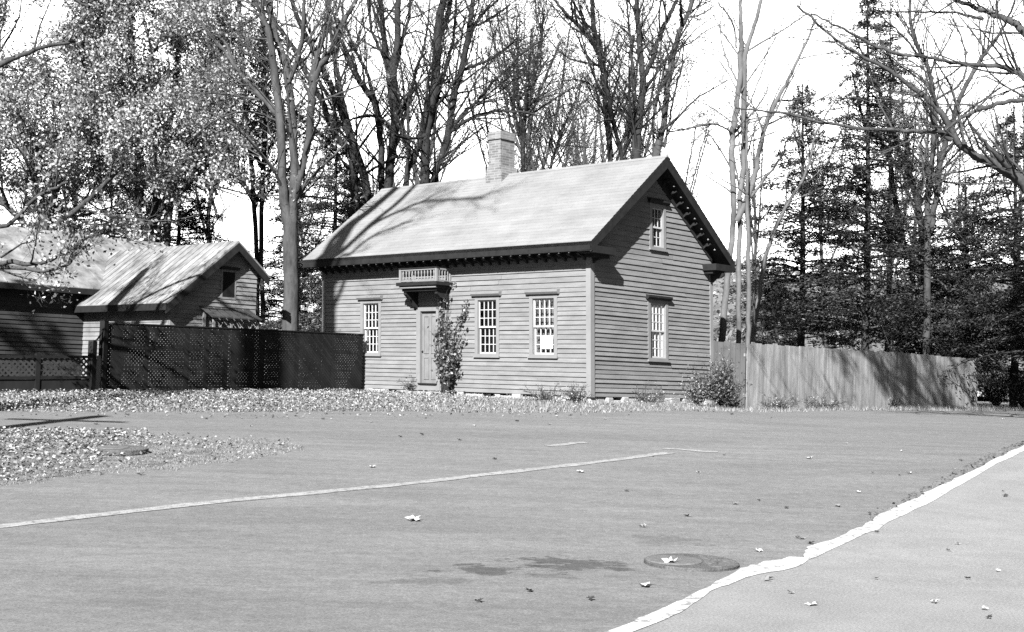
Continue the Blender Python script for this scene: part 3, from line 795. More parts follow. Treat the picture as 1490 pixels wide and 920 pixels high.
def tree(name, label, Y, limbs, bark='bark', base=None, seed=0, dens=1., twig=1., lenk=1., leaves=0, leafm='leaf', leafsize=.09, group=None, cat='tree', depth=1.5, upb=.18, minz=.2, levels=3, first=1.9, sparse=None, leafspread=.15, wk=1.):
    """limbs: list of image-measured centre lines [(x, y, width px), ...] or 3-D arrays"""
    r = np.random.default_rng(1000 + seed); out = new(); tw = new(); lines = []
    known = []
    for li, lb in enumerate(limbs):
        lb = [q if len(q) == 3 else (*q, 6) for q in lb]
        dz = r.normal(0, depth) if li else 0; m_ = len(lb); Ys = Y
        if li:
            best = 15.
            for (x1, y1, Y1) in known:
                d_ = math.hypot(x1 - lb[0][0], y1 - lb[0][1])
                if d_ < best: best, Ys = d_, Y1
        pts = []; rad = []; mine = []
        for i, (x, y, w) in enumerate(lb):
            yy = Ys + dz * (i / max(1, m_ - 1)) ** 1.2 + (r.normal(0, .06) if i else 0); mine.append((x, y, yy))
            pts.append(at(x, y, yy)); rad.append(max(.5 * w * yy / FPX * wk, .006))
        for q0, q1 in zip(mine[:-1], mine[1:]):
            for t_ in (0, .2, .4, .6, .8, 1): known.append(tuple(q0[j] * (1 - t_) + q1[j] * t_ for j in range(3)))
        pts = np.array(pts)
        if li == 0 or pts[0][2] < 3.2 and lb[0][1] > 380:      # carry the stem down to the ground
            p = pts[0].copy(); p[2] = float(g(p[0], p[1])) - .1
            if pts[0][2] - p[2] > .2:
                pts = np.vstack([p, pts]); rad = [rad[0] * 1.25] + rad
        P, Rr = smoothline(pts, rad, max(6, 5 * len(pts)))
        P[1:-1] += r.normal(0, .012, P[1:-1].shape)
        lines.append((P, Rr)); tubes(P[None], Rr[None], 9, out)
    b0 = lines[0][0][0]
    root = empty(name, b0, label, cat, group)
    # branches from the main lines
    l1P, l1R = [], []
    for P, Rr in lines:
        seg = np.linalg.norm(np.diff(P, axis=0), axis=1); L = seg.sum()
        n = int(L * dens * 1.85)
        for _ in range(n):
            t = r.uniform(.08, 1) * (len(P) - 1.001); i = int(t); p = P[i] * (1 - t + i) + P[i + 1] * (t - i)
            if p[2] < b0[2] + minz * 18: continue
            d = P[i + 1] - P[i]; d /= np.linalg.norm(d); q = r.normal(size=3); q -= d * (q @ d); q /= np.linalg.norm(q)
            A = r.uniform(.45, 1.1); dd = d * math.cos(A) + q * math.sin(A); dd[2] += upb; dd /= np.linalg.norm(dd)
            ln = first * lenk * r.uniform(.5, 1.5) * (1.2 if i < len(P) * .5 else .9); rad = min(Rr[i] * .5, ln * .013 + .006)
            pts = [p]
            for s in range(5): pts.append(pts[-1] + dd * ln / 5); dd = dd + r.normal(0, .13, 3); dd[2] += upb * .25; dd /= np.linalg.norm(dd)
            l1P.append(pts); l1R.append(rad * np.linspace(1, .35, 6))
    if l1P:
        l1P = np.array(l1P); l1R = np.array(l1R); tubes(l1P, l1R, 5, out)
        l2P, l2R = children(l1P, l1R, 6 * twig, .45, .75, upb * .8, r); tubes(l2P, np.maximum(l2R, .004), 3, tw)
        l3P, l3R = children(l2P, l2R, 5 * twig, .5, .7, upb * .6, r, k=3); tubes(l3P, np.maximum(l3R, .0032), 3, tw)
        last = l3P
        if levels > 3:
            l4P, l4R = children(l3P, l3R, 3 * twig, .55, .6, upb * .4, r, k=3); tubes(l4P, np.maximum(l4R, .0028), 3, tw); last = l4P
    V, F = finish(out); meshobj('trunk', V, F, bark, root, smooth=True)
    if tw['n']:
        V, F = finish(tw); meshobj('crown', V, F, bark if bark == 'darkbark' else 'twig', root)
    if leaves and l1P is not None and len(l1P):
        src = np.concatenate([last.reshape(-1, 3), l2P.reshape(-1, 3)])
        sub = r.choice(len(src), max(50, len(src) // 14), replace=False) if leaves > 9000 else np.arange(len(src)); idx = sub[r.integers(0, len(sub), leaves)]; P = src[idx] + r.normal(0, leafspread, (leaves, 3))
        if sparse: P = P[sparse(P)]
        V, F = cards(P, leafsize, .65, r=r); meshobj('foliage', V, F, leafm, root)
    return root, lines
def S(s, ox, oy, *pts): return [(ox + p[0] / s, oy + p[1] / s, p[2] / s if len(p) > 2 else 6) for p in pts]
c7 = lambda *p: S(2.706, 250, 0, *p)
c2 = lambda *p: S(3.5375, 640, 0, *p)
r1 = lambda *p: S(2.8755, 1000, 0, *p)
r8 = lambda *p: S(2.8755, 1040, 200, *p)

# --- trees behind the lattice fence and the house, left to right
tree('maple_tree', 'pale many-stemmed tree rising in front of the outbuilding wing, left of the house', 37.5, [
    c7((468, 1200, 64), (466, 920, 60), (440, 780, 40), (428, 500, 34), (405, 300, 34), (385, 150, 26), (355, 60, 24), (320, -40, 20), (280, -200, 14)),
    c7((467, 900, 48), (482, 700, 34), (476, 500, 34), (462, 350, 32), (440, 230, 30), (400, 110, 28), (380, -40, 24), (370, -250, 16)),
    c7((465, 870, 34), (490, 740, 32), (520, 640, 28), (545, 500, 30), (550, 380, 34), (575, 270, 32), (620, 210, 24), (680, 80, 20), (740, -30, 16), (800, -200, 10)),
    c7((547, 420, 26), (560, 260, 24), (600, 130, 18), (620, -20, 14), (630, -200, 8)),
    c7((432, 470, 20), (340, 370, 17), (255, 268, 16), (205, 200, 12), (150, 130, 9), (90, 60, 7)),
    c7((300, 315, 12), (340, 335, 12), (385, 370, 12)),
    c7((250, 265, 14), (210, 170, 10), (170, 120, 7)),
    c7((460, 330, 20), (500, 210, 20), (520, 60, 16), (510, -80, 12)),
    c7((455, 840, 18), (520, 740, 14), (590, 660, 10), (690, 560, 7)),
    c7((480, 500, 12), (300, 440, 8), (180, 470, 6), (60, 560, 4)),
], bark='bark', seed=1, dens=1.2, depth=1.0, minz=.25, leaves=2500, leafm='leaf')
tree('maple_tree', 'dark leaning twin tree directly behind the left end of the house roof', 43, [
    c7((790, 1150, 34), (775, 800, 32), (745, 660, 34), (690, 500, 32), (650, 400, 26), (610, 300, 24), (560, 200, 22), (500, 80, 20), (450, -60, 16), (420, -200, 10)),
    c7((720, 1100, 40), (720, 850, 38), (712, 620, 30), (640, 530, 26), (590, 400, 24), (530, 290, 22), (480, 190, 20), (450, 150, 18), (380, 40, 14), (340, -100, 8)),
    c7((700, 500, 22), (660, 330, 20), (625, 120, 16), (600, -60, 12)),
    c7((620, 560, 16), (520, 470, 10), (440, 400, 7)),
], bark='darkbark', seed=2, dens=1.2, minz=.3)
tree('maple_tree', 'dark forked tree behind the left roof slope with a wide upper fork', 42, [
    c7((850, 1100, 38), (855, 730, 36), (865, 600, 38), (880, 480, 36), (866, 300, 44), (885, 200, 26), (890, 60, 26), (890, -150, 18)),
    c7((865, 300, 28), (842, 210, 24), (830, 100, 22), (822, -20, 20), (815, -180, 12)),
    c7((842, 230, 16), (790, 130, 12), (775, 20, 12), (770, -120, 8)),
    c7((825, 1100, 26), (825, 740, 26), (822, 560, 26), (800, 410, 28), (740, 320, 24), (700, 230, 20), (660, 150, 14), (600, 60, 10)),
    c7((800, 400, 16), (770, 290, 14), (720, 190, 12), (680, 80, 10), (650, -60, 6)),
    c7((885, 270, 14), (910, 150, 14), (935, 60, 12), (945, -80, 8)),
    c7((880, 520, 16), (800, 460, 12), (740, 458, 9), (690, 480, 6)),
    c7((760, 685, 10), (840, 640, 12), (880, 620, 12), (930, 620, 7)),
    c7((875, 470, 12), (940, 370, 9), (960, 270, 7), (1000, 210, 5)),
], bark='darkbark', seed=3, dens=1.1, minz=.3)
tree('maple_tree', 'stout dark tree behind the roof, thickest trunk left of the chimney', 41, [
    c7((990, 1100, 40), (995, 715, 38), (1000, 560, 36), (1012, 440, 42), (1035, 350, 42), (1042, 250, 36), (1052, 100, 34), (1070, -30, 28), (1085, -250, 16)),
    c7((915, 1050, 22), (920, 720, 22), (955, 620, 26), (985, 520, 26), (1005, 420, 28)),
    c7((925, 760, 12), (930, 560, 14), (932, 400, 12), (960, 290, 10), (1000, 150, 8), (1020, -40, 6)),
    c7((1045, 380, 16), (1080, 260, 14), (1110, 130, 12), (1120, -50, 9)),
    c7((1055, 150, 22), (1085, 60, 22), (1110, -60, 16)),
    c7((1040, 420, 12), (1100, 340, 9), (1160, 250, 7), (1200, 110, 5)),
    c7((1000, 540, 12), (930, 545, 11), (880, 535, 10)),
], bark='darkbark', seed=4, dens=1.1, minz=.3)
tree('maple_tree', 'dark curving tree with a long horizontal bough, just left of the chimney', 41.5, [
    c7((1020, 1050, 28), (1035, 712, 28), (1070, 600, 28), (1090, 520, 30), (1108, 390, 30), (1135, 290, 26), (1165, 160, 24), (1180, 40, 20), (1200, -80, 14)),
    c7((1100, 515, 18), (1150, 445, 14), (1210, 390, 12), (1280, 310, 11), (1360, 230, 9), (1450, 160, 6)),
    c7((1095, 520, 18), (1150, 480, 15), (1210, 455, 14), (1280, 438, 12), (1353, 440, 10), (1430, 450, 7), (1500, 480, 4)),
    c7((1140, 280, 16), (1210, 250, 12), (1280, 220, 10), (1360, 150, 7)),
    c7((1165, 150, 14), (1220, 60, 12), (1290, -10, 9)),
    c7((1180, 110, 10), (1240, 80, 10), (1330, 20, 8)),
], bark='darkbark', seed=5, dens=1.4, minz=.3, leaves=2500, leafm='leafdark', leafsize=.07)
tree('maple_tree', 'dark tree with several stems rising behind the chimney', 50, [
    c2((425, 1100, 20), (430, 700, 24), (440, 600, 24), (478, 450, 20), (500, 320, 16), (520, 200, 12), (540, 50, 10)),
    c2((425, 720, 18), (408, 560, 18), (400, 420, 16), (400, 250, 12), (395, 100, 8)),
    c2((410, 700, 14), (384, 560, 14), (380, 420, 12), (385, 250, 8)),
    c2((440, 620, 14), (445, 450, 14), (465, 300, 10), (470, 150, 8)),
    c2((360, 690, 7), (350, 540, 8), (330, 380, 6)),
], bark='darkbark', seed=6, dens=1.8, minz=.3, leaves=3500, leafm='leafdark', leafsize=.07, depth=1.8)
tree('birch_tree', 'thin pair of dark stems leaning left, just left of the chimney', 46, [
    c2((280, 1100, 12), (275, 870, 12), (250, 700, 12), (232, 560, 10), (225, 400, 8), (215, 250, 6)),
    c2((242, 1100, 9), (238, 880, 9), (196, 700, 9), (165, 580, 8), (140, 440, 6)),
    c2((325, 680, 7), (290, 500, 7), (285, 400, 5), (280, 250, 4)),
], bark='darkbark', seed=7, dens=1.0, minz=.3)
tree('maple_tree', 'small crooked tree right of the chimney, leaning right in a haze of twigs', 52, [
    c2((560, 1100, 16), (575, 850, 16), (612, 740, 16), (640, 650, 14), (690, 530, 10), (720, 430, 7)),
    c2((600, 860, 8), (660, 740, 8), (700, 650, 6)), c2((440, 1000, 6), (445, 860, 6), (490, 700, 5), (530, 600, 4)),
], bark='bark', seed=8, dens=2.2, minz=.25, leaves=2500, leafm='brush', leafsize=.07)
tree('maple_tree', 'dark tree forking low behind the ridge, between chimney and gable peak', 42, [
    c2((880, 1100, 30), (880, 825, 30), (868, 640, 32), (852, 480, 36), (838, 350, 34), (808, 260, 26), (745, 165, 22), (650, 70, 18), (590, -10, 14), (520, -150, 9)),
    c2((836, 340, 26), (806, 220, 28), (790, 120, 26), (785, 0, 24), (780, -200, 15)),
    c2((845, 330, 16), (820, 200, 14), (760, 130, 12), (690, 70, 9)),
    c2((940, 1080, 18), (935, 820, 20), (905, 680, 22), (880, 560, 22), (855, 420, 22)),
    c2((850, 500, 12), (770, 430, 8), (700, 410, 6), (600, 420, 4)),
    c2((870, 560, 8), (960, 580, 6), (1000, 580, 5)), c2((990, 670, 10), (940, 580, 8), (915, 535, 7)),
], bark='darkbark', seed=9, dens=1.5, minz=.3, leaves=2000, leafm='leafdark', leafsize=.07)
tree('maple_tree', 'tall twin-stemmed dark tree behind the ridge left of the gable peak', 41, [
    c2((1020, 1100, 40), (1015, 810, 44), (1025, 640, 40), (1045, 450, 36), (1035, 300, 30), (1022, 150, 30), (1012, 0, 26), (1005, -200, 16)),
    c2((1048, 400, 26), (1095, 300, 26), (1130, 190, 24), (1190, 60, 22), (1240, -60, 18), (1290, -250, 10)),
    c2((1003, 800, 26), (1000, 620, 22), (998, 420, 20), (985, 250, 16), (965, 60, 12), (950, -150, 8)),
    c2((1035, 500, 10), (1070, 450, 8), (1110, 380, 6)),
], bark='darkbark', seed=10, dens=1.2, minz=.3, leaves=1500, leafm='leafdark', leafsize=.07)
tree('maple_tree', 'tall slender tree leaning right, behind the gable peak', 41.5, [
    c2((1100, 1100, 42), (1115, 800, 44), (1150, 650, 34), (1172, 450, 32), (1200, 290, 30), (1240, 150, 26), (1290, 40, 22), (1330, -80, 16), (1380, -260, 9)),
    c2((1155, 760, 14), (1185, 600, 12), (1215, 450, 11), (1245, 350, 9), (1260, 200, 6)),
    c2((1098, 780, 12), (1105, 600, 11), (1130, 430, 9), (1140, 250, 6)),
    c2((1245, 120, 18), (1240, 20, 16), (1235, -120, 10)),
    c2((1165, 685, 8), (1240, 670, 7), (1330, 645, 8), (1365, 640, 12), (1415, 640, 6)),
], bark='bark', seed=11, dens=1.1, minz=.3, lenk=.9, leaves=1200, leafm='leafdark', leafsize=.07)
# --- pale cluster right of the gable
tree('birch_tree', 'clump of pale slender trunks right behind the gable corner of the house', 37, [
    r8((25, 960, 30), (30, 850, 30), (52, 600, 26), (75, 400, 24), (80, 300, 24), (72, 100, 26), (72, 0, 26)) + r1((200, 500, 26), (212, 400, 24), (226, 230, 24), (225, 100, 18), (222, -60, 14), (225, -250, 8)),
    r8((100, 960, 22), (100, 850, 22), (100, 620, 22), (103, 450, 20), (106, 250, 20)) + r1((236, 700, 26), (240, 480, 26), (240, 260, 24), (268, 150, 18), (310, 0, 16), (350, -160, 9)),
    r8((90, 350, 28), (125, 285, 28), (155, 200, 26), (175, 120, 22)) + r1((310, 590, 20), (345, 480, 20), (385, 400, 18), (430, 320, 14), (490, 190, 12), (540, 80, 8)),
    r8((140, 960, 20), (140, 840, 20), (143, 600, 20), (140, 420, 18), (136, 260, 16)) + r1((250, 800, 14), (248, 640, 12), (250, 480, 9)),
    r1((188, 560, 9), (150, 530, 8), (110, 520, 9), (75, 520, 12), (0, 540, 6), (-80, 540, 4)),
    r8((150, 250, 14), (230, 150, 10), (290, 60, 8)) + r1((410, 600, 7), (460, 540, 5)),
    r1((210, 340, 8), (170, 260, 7), (140, 150, 6), (150, 30, 5)), r1((205, 200, 9), (190, 100, 8), (130, 10, 6)),
    r1((250, 450, 7), (300, 340, 6), (340, 200, 5)), r1((250, 520, 7), (340, 480, 6), (380, 440, 4)),
    r1((200, 520, 6), (100, 450, 5), (0, 400, 3)), r1((205, 370, 6), (130, 250, 5), (40, 190, 3)),
], bark='lightbark', seed=12, dens=.75, minz=.3, twig=.8, upb=.12)
tree('birch_tree', 'single pale thin trunk leaning right beside the clump, behind the board fence', 42, [
    r8((155, 960, 14), (160, 850, 18), (182, 690, 20), (205, 540, 18), (245, 400, 16), (300, 290, 14), (370, 170, 12), (400, 90, 10)) + r1((540, 560, 8), (620, 420, 5)),
    r8((160, 860, 14), (165, 700, 12), (170, 600, 8)),
], bark='lightbark', seed=13, dens=1.0, minz=.35)
# --- right side bare trees
tree('maple_tree', 'dark twin tree leaning left above the right part of the board fence', 47, [
    r8((880, 960, 34), (880, 700, 34), (878, 520, 34), (862, 360, 30), (830, 200, 26), (770, 50, 24)) + r1((880, 620, 20), (850, 500, 18), (810, 400, 14), (760, 280, 10), (700, 150, 7)),
    r8((830, 900, 24), (825, 520, 24), (788, 430, 22), (745, 200, 22), (735, 100, 18), (690, 0, 16)) + r1((760, 560, 14), (720, 440, 10), (690, 300, 7)),
    r8((780, 440, 14), (700, 340, 10), (600, 230, 8), (540, 160, 5)),
], bark='darkbark', seed=14, dens=1.5, minz=.3)
tree('maple_tree', 'tall grey forked tree at right, its stems rising between the evergreens', 44, [
    r8((885, 960, 30), (890, 500, 28), (890, 320, 26), (900, 150, 24)) + r1((1015, 780, 20), (1030, 600, 22), (1035, 440, 20), (1005, 280, 18), (945, 150, 16), (930, 0, 12), (925, -160, 8)),
    r8((900, 400, 26), (920, 290, 26), (940, 150, 24)) + r1((1045, 740, 22), (1080, 600, 24), (1105, 540, 22), (1130, 440, 20), (1175, 340, 20), (1240, 230, 17), (1300, 150, 14), (1350, 60, 10), (1400, -80, 6)),
    r1((1035, 420, 12), (1150, 340, 10), (1160, 200, 8), (1100, 60, 5)),
    r1((1000, 270, 10), (900, 150, 8), (800, 60, 5)),
], bark='bark', seed=15, dens=2.0, twig=1.15, minz=.3)
# near tree leaning in from the right: its boughs shade the board fence
tree('oak_tree', 'large near tree leaning in from the right edge with long bare boughs, unseen leafy ones added above for shade', 26.5, [
    [(1680, 560, 50), (1620, 420, 44), (1560, 330, 36), (1490, 268, 24), (1440, 236, 19), (1400, 213, 15), (1378, 176, 13), (1352, 146, 11), (1320, 122, 9), (1290, 100, 8), (1245, 76, 6), (1209, 52, 5), (1160, 8, 5)],
    [(1385, 203, 13), (1365, 191, 11), (1330, 191, 9), (1278, 188, 7), (1209, 181, 6), (1139, 165, 5), (1070, 157, 3)],
    [(1600, 400, 30), (1560, 220, 22), (1530, 150, 16), (1490, 112, 12), (1452, 97, 10), (1393, 92, 8), (1348, 83, 7), (1303, 78, 8), (1264, 62, 6), (1223, 40, 5), (1180, 20, 3)],
    [(1545, 170, 16), (1490, 147, 10), (1435, 156, 9), (1400, 172, 6), (1375, 190, 4)],
    [(1560, 120, 22), (1490, 46, 16), (1465, 28, 13), (1428, 14, 10), (1372, -6, 7)],
    [(1430, 28, 7), (1390, 19, 5), (1330, 18, 4), (1290, 16, 3)],
    [(1505, 290, 20), (1470, 250, 14), (1450, 226, 10), (1425, 198, 6), (1405, 170, 3)],
    [(1625, 430, 40), (1605, 200, 34), (1595, 0, 28), (1585, -200, 20), (1570, -330, 10)],
    [(1596, 60, 20), (1500, -45, 16), (1400, -85, 13), (1300, -95, 9), (1210, -75, 5)],
    [(1590, -60, 20), (1500, -150, 16), (1390, -190, 12), (1290, -190, 8), (1200, -160, 4)],
    [(1592, 0, 18), (1520, -80, 14), (1440, -120, 11), (1350, -140, 8), (1260, -130, 5)],
    [(1588, -140, 18), (1500, -240, 14), (1400, -290, 11), (1320, -300, 7)],
    [(1560, 20, 14), (1500, -15, 11), (1440, -25, 9), (1380, -30, 6)],
], bark='bark', seed=16, wk=.72, leaves=30000, leafm='leafdark', leafsize=.10, sparse=lambda P: (P[:, 2] > 1.8 + .325 * P[:, 1]) & (P[:, 0] < 13), dens=1.3, minz=.1, twig=.7, lenk=.75, depth=.8)  # unseen upper limbs and leaves added overhead to cast shade on the fence
# out-of-frame tree whose stems shadow the left end of the house
SUN_AZ, SUN_EL = R(17), R(35)
LD = A3(math.sin(SUN_AZ), math.cos(SUN_AZ), 0)
n_roof = np.cross(U, A3(0, 0, RZ - EZ) + Vv * (RV + .5)); n_roof /= np.linalg.norm(n_roof)
def on_plane(x, y, p0, n): r_ = ray(x, y); return CAM + r_ * (((p0 - CAM) @ n) / (r_ @ n))
def caster(pts, s):
    o_ = []
    for k, (x, y, w, pl) in enumerate(pts):
        q = on_plane(x, y, H(0, -.5, EZ) if pl else H(0, 0, 0), n_roof if pl else Vv); ss_ = s + .25 * math.sin(k * 1.7)
        o_.append(q - LD * ss_ + A3(0, 0, ss_ * math.tan(SUN_EL)))
    return np.array(o_)
def shade_tree():
    r = np.random.default_rng(77); out = new(); s = 18.
    st = [[(478, 560, 0, 0), (480, 470, 0, 0), (481, 400, 0, 0), (480, 376, 0, 1), (497, 350, 0, 1), (512, 328, 0, 1), (540, 306, 0, 1), (583, 270, 0, 1), (620, 238, 0, 1)],
          [(480, 430, 0, 0), (470, 376, 0, 1), (484, 350, 0, 1), (509, 326, 0, 1), (520, 318, 0, 1)],
          [(484, 400, 0, 0), (491, 371, 0, 1), (521, 345, 0, 1), (545, 323, 0, 1), (578, 297, 0, 1), (609, 267, 0, 1), (650, 230, 0, 1)],
          [(482, 460, 0, 0), (496, 430, 0, 0), (511, 392, 0, 0), (508, 371, 0, 1), (538, 347, 0, 1), (564, 335, 0, 1), (600, 322, 0, 1)],
          [(492, 371, 0, 1), (538, 331, 0, 1), (564, 316, 0, 1), (578, 310, 0, 1), (616, 295, 0, 1), (669, 291, 0, 1), (705, 290, 0, 1)]]
    rs = [(.30, .16), (.16, .10), (.15, .10), (.09, .06), (.12, .05)]
    root = None; L1 = []; L1R = []
    for k, (l, (ra, rb)) in enumerate(zip(st, rs)):
        P = caster(l, s)
        rad = list(np.linspace(ra, rb, len(P)))
        if k == 0:
            q = P[0].copy(); q = q + (P[0] - P[2]) * .0; gz_ = float(g(q[0], q[1])); q[2] = gz_ - .1
            q2 = (q + P[0]) / 2 + A3(.1, 0, 0); P = np.vstack([q, q2, P]); rad = [.36, .31] + rad
            root = empty('maple_tree', q, 'tall bare tree standing just outside the left edge, shadowing the house roof', 'tree')
        Q, Rr = smoothline(P, rad, 5 * len(P)); tubes(Q[None], Rr[None], 9, out)
        if k > 2:
            for _ in range(26 if k == 4 else 12):
                t = r.uniform(.4, 1) * (len(Q) - 1.01); i = int(t); d = Q[i + 1] - Q[i]; d /= np.linalg.norm(d)
                q = r.normal(size=3); q -= d * (q @ d); q /= np.linalg.norm(q); dd = d * .8 + q * .6; pts = [Q[i]]; ln = r.uniform(.8, 2.2)
                for _2 in range(5): pts.append(pts[-1] + dd * ln / 5); dd = dd + r.normal(0, .15, 3); dd /= np.linalg.norm(dd)
                L1.append(pts); L1R.append(np.linspace(.022, .008, 6))
    L1 = np.array(L1); L1R = np.array(L1R); tubes(L1, L1R, 5, out)
    a, b = children(L1, L1R, 4, .5, .7, .05, r); tubes(a, np.maximum(b, .005), 3, out)
    c, d = children(a, b, 3, .5, .7, .05, r, k=3); tubes(c, np.maximum(d, .004), 3, out)
    V, F = finish(out); meshobj('trunk', V, F, 'bark', root, smooth=True)
shade_tree()

pp = A3(-10.75, 11.5, float(g(-10.75, 11.5))); pole = empty('shadow_pole', pp, 'unseen wooden pole added outside the left edge to cast a shadow on the road', 'pole')
mb = MB(); mb.tube((pp[0], pp[1], pp[2] - .3), (pp[0] + .1, pp[1], pp[2] + 9.0), .24, .16, 12); mb.build('post', 'bark', pole)  # unseen pole put in only to cast the shadow on the road
MB().box(pp[0] - .9, pp[0] + 1.1, pp[1] - .18, pp[1] - .10, 8.3, 8.42).build('cross_arm', 'bark', pole)
# --- leafy trees at left
def leafy(label, Y, limbs, seed, n, m='leaf', dens=1.4, size=.115, spread=.22, bark='bark', **k):
    return tree('beech_tree', label, Y, limbs, bark=bark, seed=seed, dens=dens, leaves=int(n * 1.3), sparse=(lambda P: (P[:, 2] > 8.0) | (np.sin(P[:, 0] * 1.7) * np.sin(P[:, 2] * 1.3 + P[:, 0]) > .45)) if Y > 30 else None, leafm=m, leafsize=size, leafspread=spread, **k)
leafy('leafy tree behind the outbuilding at far left, its crown full of bright leaves', 46, [
    [(60, 470, 26), (62, 380, 24), (70, 300, 20), (95, 210, 16), (110, 120, 12), (120, 20, 9), (125, -100, 6)],
    [(68, 310, 14), (40, 220, 12), (10, 130, 9), (-20, 40, 6)], [(80, 260, 12), (140, 190, 9), (200, 120, 7), (240, 40, 5)],
    [(62, 350, 10), (0, 290, 8), (-60, 220, 5)], [(64, 340, 10), (130, 290, 8), (180, 240, 5)]], 20, 52000, minz=.12, first=2.6)
leafy('leafy many-stemmed tree behind the outbuilding ridge, pale grey stems below bright leaves', 47, [
    [(200, 470, 16), (200, 340, 15), (203, 240, 14), (195, 140, 11), (190, 40, 9), (185, -80, 6)],
    [(222, 470, 12), (222, 330, 12), (240, 220, 11), (255, 120, 9), (262, 20, 7), (265, -90, 5)],
    [(240, 470, 12), (243, 330, 12), (262, 230, 12), (290, 150, 9), (315, 80, 7), (330, -10, 5)],
    [(203, 260, 10), (160, 190, 8), (120, 110, 6), (100, 40, 4)], [(243, 300, 9), (300, 240, 7), (335, 210, 5)]], 21, 46000, minz=.15, first=2.4)
leafy('paler leafy tree behind the gabled wing, thin stems against a patch of sky', 52, [
    [(375, 470, 6), (372, 340, 7), (366, 240, 7), (358, 166, 7), (350, 60, 8), (345, -80, 5)],
    [(382, 470, 7), (380, 332, 7), (386, 185, 7), (384, 100, 8), (380, -60, 5)],
    [(372, 300, 7), (330, 220, 5), (300, 150, 4)], [(385, 250, 7), (350, 190, 5), (310, 130, 4), (270, 90, 3)]], 22, 16000, minz=.35, bark='darkbark', dens=1.3)
leafy('near tree at the left edge with drooping leafy boughs over the outbuilding roof', 27, [
    [(-210, 640, 60), (-200, 420, 52), (-190, 200, 44), (-170, 0, 36), (-160, -160, 26)],
    [(-195, 480, 16), (-100, 420, 12), (0, 384, 8), (50, 385, 6), (95, 368, 5), (124, 347, 4), (160, 338, 3)],
    [(-195, 460, 14), (-110, 405, 10), (0, 390, 7), (60, 394, 5), (98, 385, 4), (110, 367, 3)],
    [(-190, 250, 20), (-90, 150, 14), (0, 95, 9), (60, 70, 6), (110, 60, 4)],
    [(-190, 330, 20), (-80, 280, 12), (0, 330, 7), (50, 290, 5), (100, 265, 4)],
    [(-170, 80, 20), (-60, 0, 12), (40, -30, 8), (130, 10, 5)]], 23, 3600, minz=.12, size=.085, first=1.1, spread=.18, dens=.9, depth=.6)

# --- conifers
def proj_px(X, Y):
    d = A3(X, Y, 1.2) - CAM; return CX + FPX * (d @ rt) / (d @ fw)
def conifer(label, px, Y, ztop, zlow, rad, seed, m='needle', n_br=95, per=230, trunkw=.16, name='hemlock_tree', droop=.25, size=.2, group=None, lean=0):
    r = np.random.default_rng(5000 + seed); b = at(px, 560, Y); b[2] = float(g(b[0], b[1])) - .1
    root = empty(name, b, label, 'tree', group); out = new()
    T, Rr = smoothline(np.array([b, b + A3(.05 + lean * .4, 0, ztop * .4), b + A3(-.05 + lean, .1, ztop)]), [trunkw, trunkw * .65, .02], 16); tubes(T[None], Rr[None], 8, out)
    PL = []; RD = []; LP = []; LDi = []
    n_br = int(n_br * 1.7)
    for k in range(n_br):
        h = zlow + (ztop - zlow) * r.uniform(0, 1) ** 1.1; f_ = (h - zlow) / (ztop - zlow)
        L = rad * (1 - f_ ** 1.3) * r.uniform(.55, 1.15) + .25; az = r.uniform(0, 2 * math.pi); d = A3(math.cos(az), math.sin(az), r.normal(.05, .12))
        t = np.linspace(0, 1, 6); base = b + A3(lean * h / ztop, 0, h)
        pts = base + d * (t * L)[:, None] + A3(0, 0, 1) * (L * (.12 * t - droop * t ** 2 + r.normal(0, .03)))[:, None] + np.cumsum(r.normal(0, .02 * L, (6, 3)), 0)
        PL.append(pts); RD.append(np.linspace(.012 + .008 * L, .004, 6))
        n = int(per * 1.15 * L / rad * r.uniform(.5, 1.3)); tt = r.uniform(.12, 1, n) ** .8; x = tt * 5; i = np.minimum(x.astype(int), 4); q = pts[i] + (pts[i + 1] - pts[i]) * (x - i)[:, None]
        side = np.array([-d[1], d[0], 0]); wdt = L * .30 * (1 - tt * .75); off = r.normal(0, .5, n) * wdt
        # needles hang from side sprays, gathered into clumps
        cl = off
        q = q + side * cl[:, None] + A3(0, 0, 1) * (-.22 * np.abs(cl) + r.normal(0, .07, n))[:, None] + d * (np.abs(cl) * .5)[:, None]
        LP.append(q); LDi.append(np.tile(d * .8, (n, 1)) + side * np.sign(cl)[:, None] * .8 - A3(0, 0, .15))
    tubes(np.array(PL), np.array(RD), 4, out); V, F = finish(out); meshobj('trunk', V, F, 'darkbark', root, smooth=True)
    V, F = cards(np.concatenate(LP), size * .62, .36, flat=.45, r=r, dirs=np.concatenate(LDi)); meshobj('foliage', V, F, m, root)
    return root
conifer('slender hemlock just right of the pale trunk clump, sky showing through', 1163, 46, 11.5, 2.4, 2.8, 1, n_br=125, per=240, droop=.2)
conifer('tall open hemlock standing in the middle of the right hand trees', 1257, 44, 14.5, 2.6, 3.3, 2, n_br=170, per=240, droop=.25)
conifer('dense low hemlock behind the right part of the board fence', 1350, 46, 6.4, 1.2, 3.4, 3, n_br=100, per=280, droop=.3)
conifer('broad dark hemlock at the right edge, boughs sweeping past the fence end', 1475, 45, 11, 1.9, 3.7, 4, n_br=120, per=330, droop=.32)
conifer('dense hemlock mostly cut off by the right edge of the picture', 1560, 41, 12, 1.8, 4.0, 5, n_br=120, per=320, droop=.32)
conifer('dark hemlock with a thick crown, between the forked tree and the right edge', 1405, 48, 8.6, 1.4, 3.5, 6, n_br=115, per=280, droop=.3)
conifer('small dark hemlock seedling low beside the pale leaning trunk', 1128, 55, 5.0, 1.2, 1.6, 7, n_br=70, per=200, droop=.15)
conifer('low spreading hemlock sapling behind the middle of the board fence', 1215, 50, 2.6, .6, 2.4, 8, n_br=34, per=200, droop=.15)
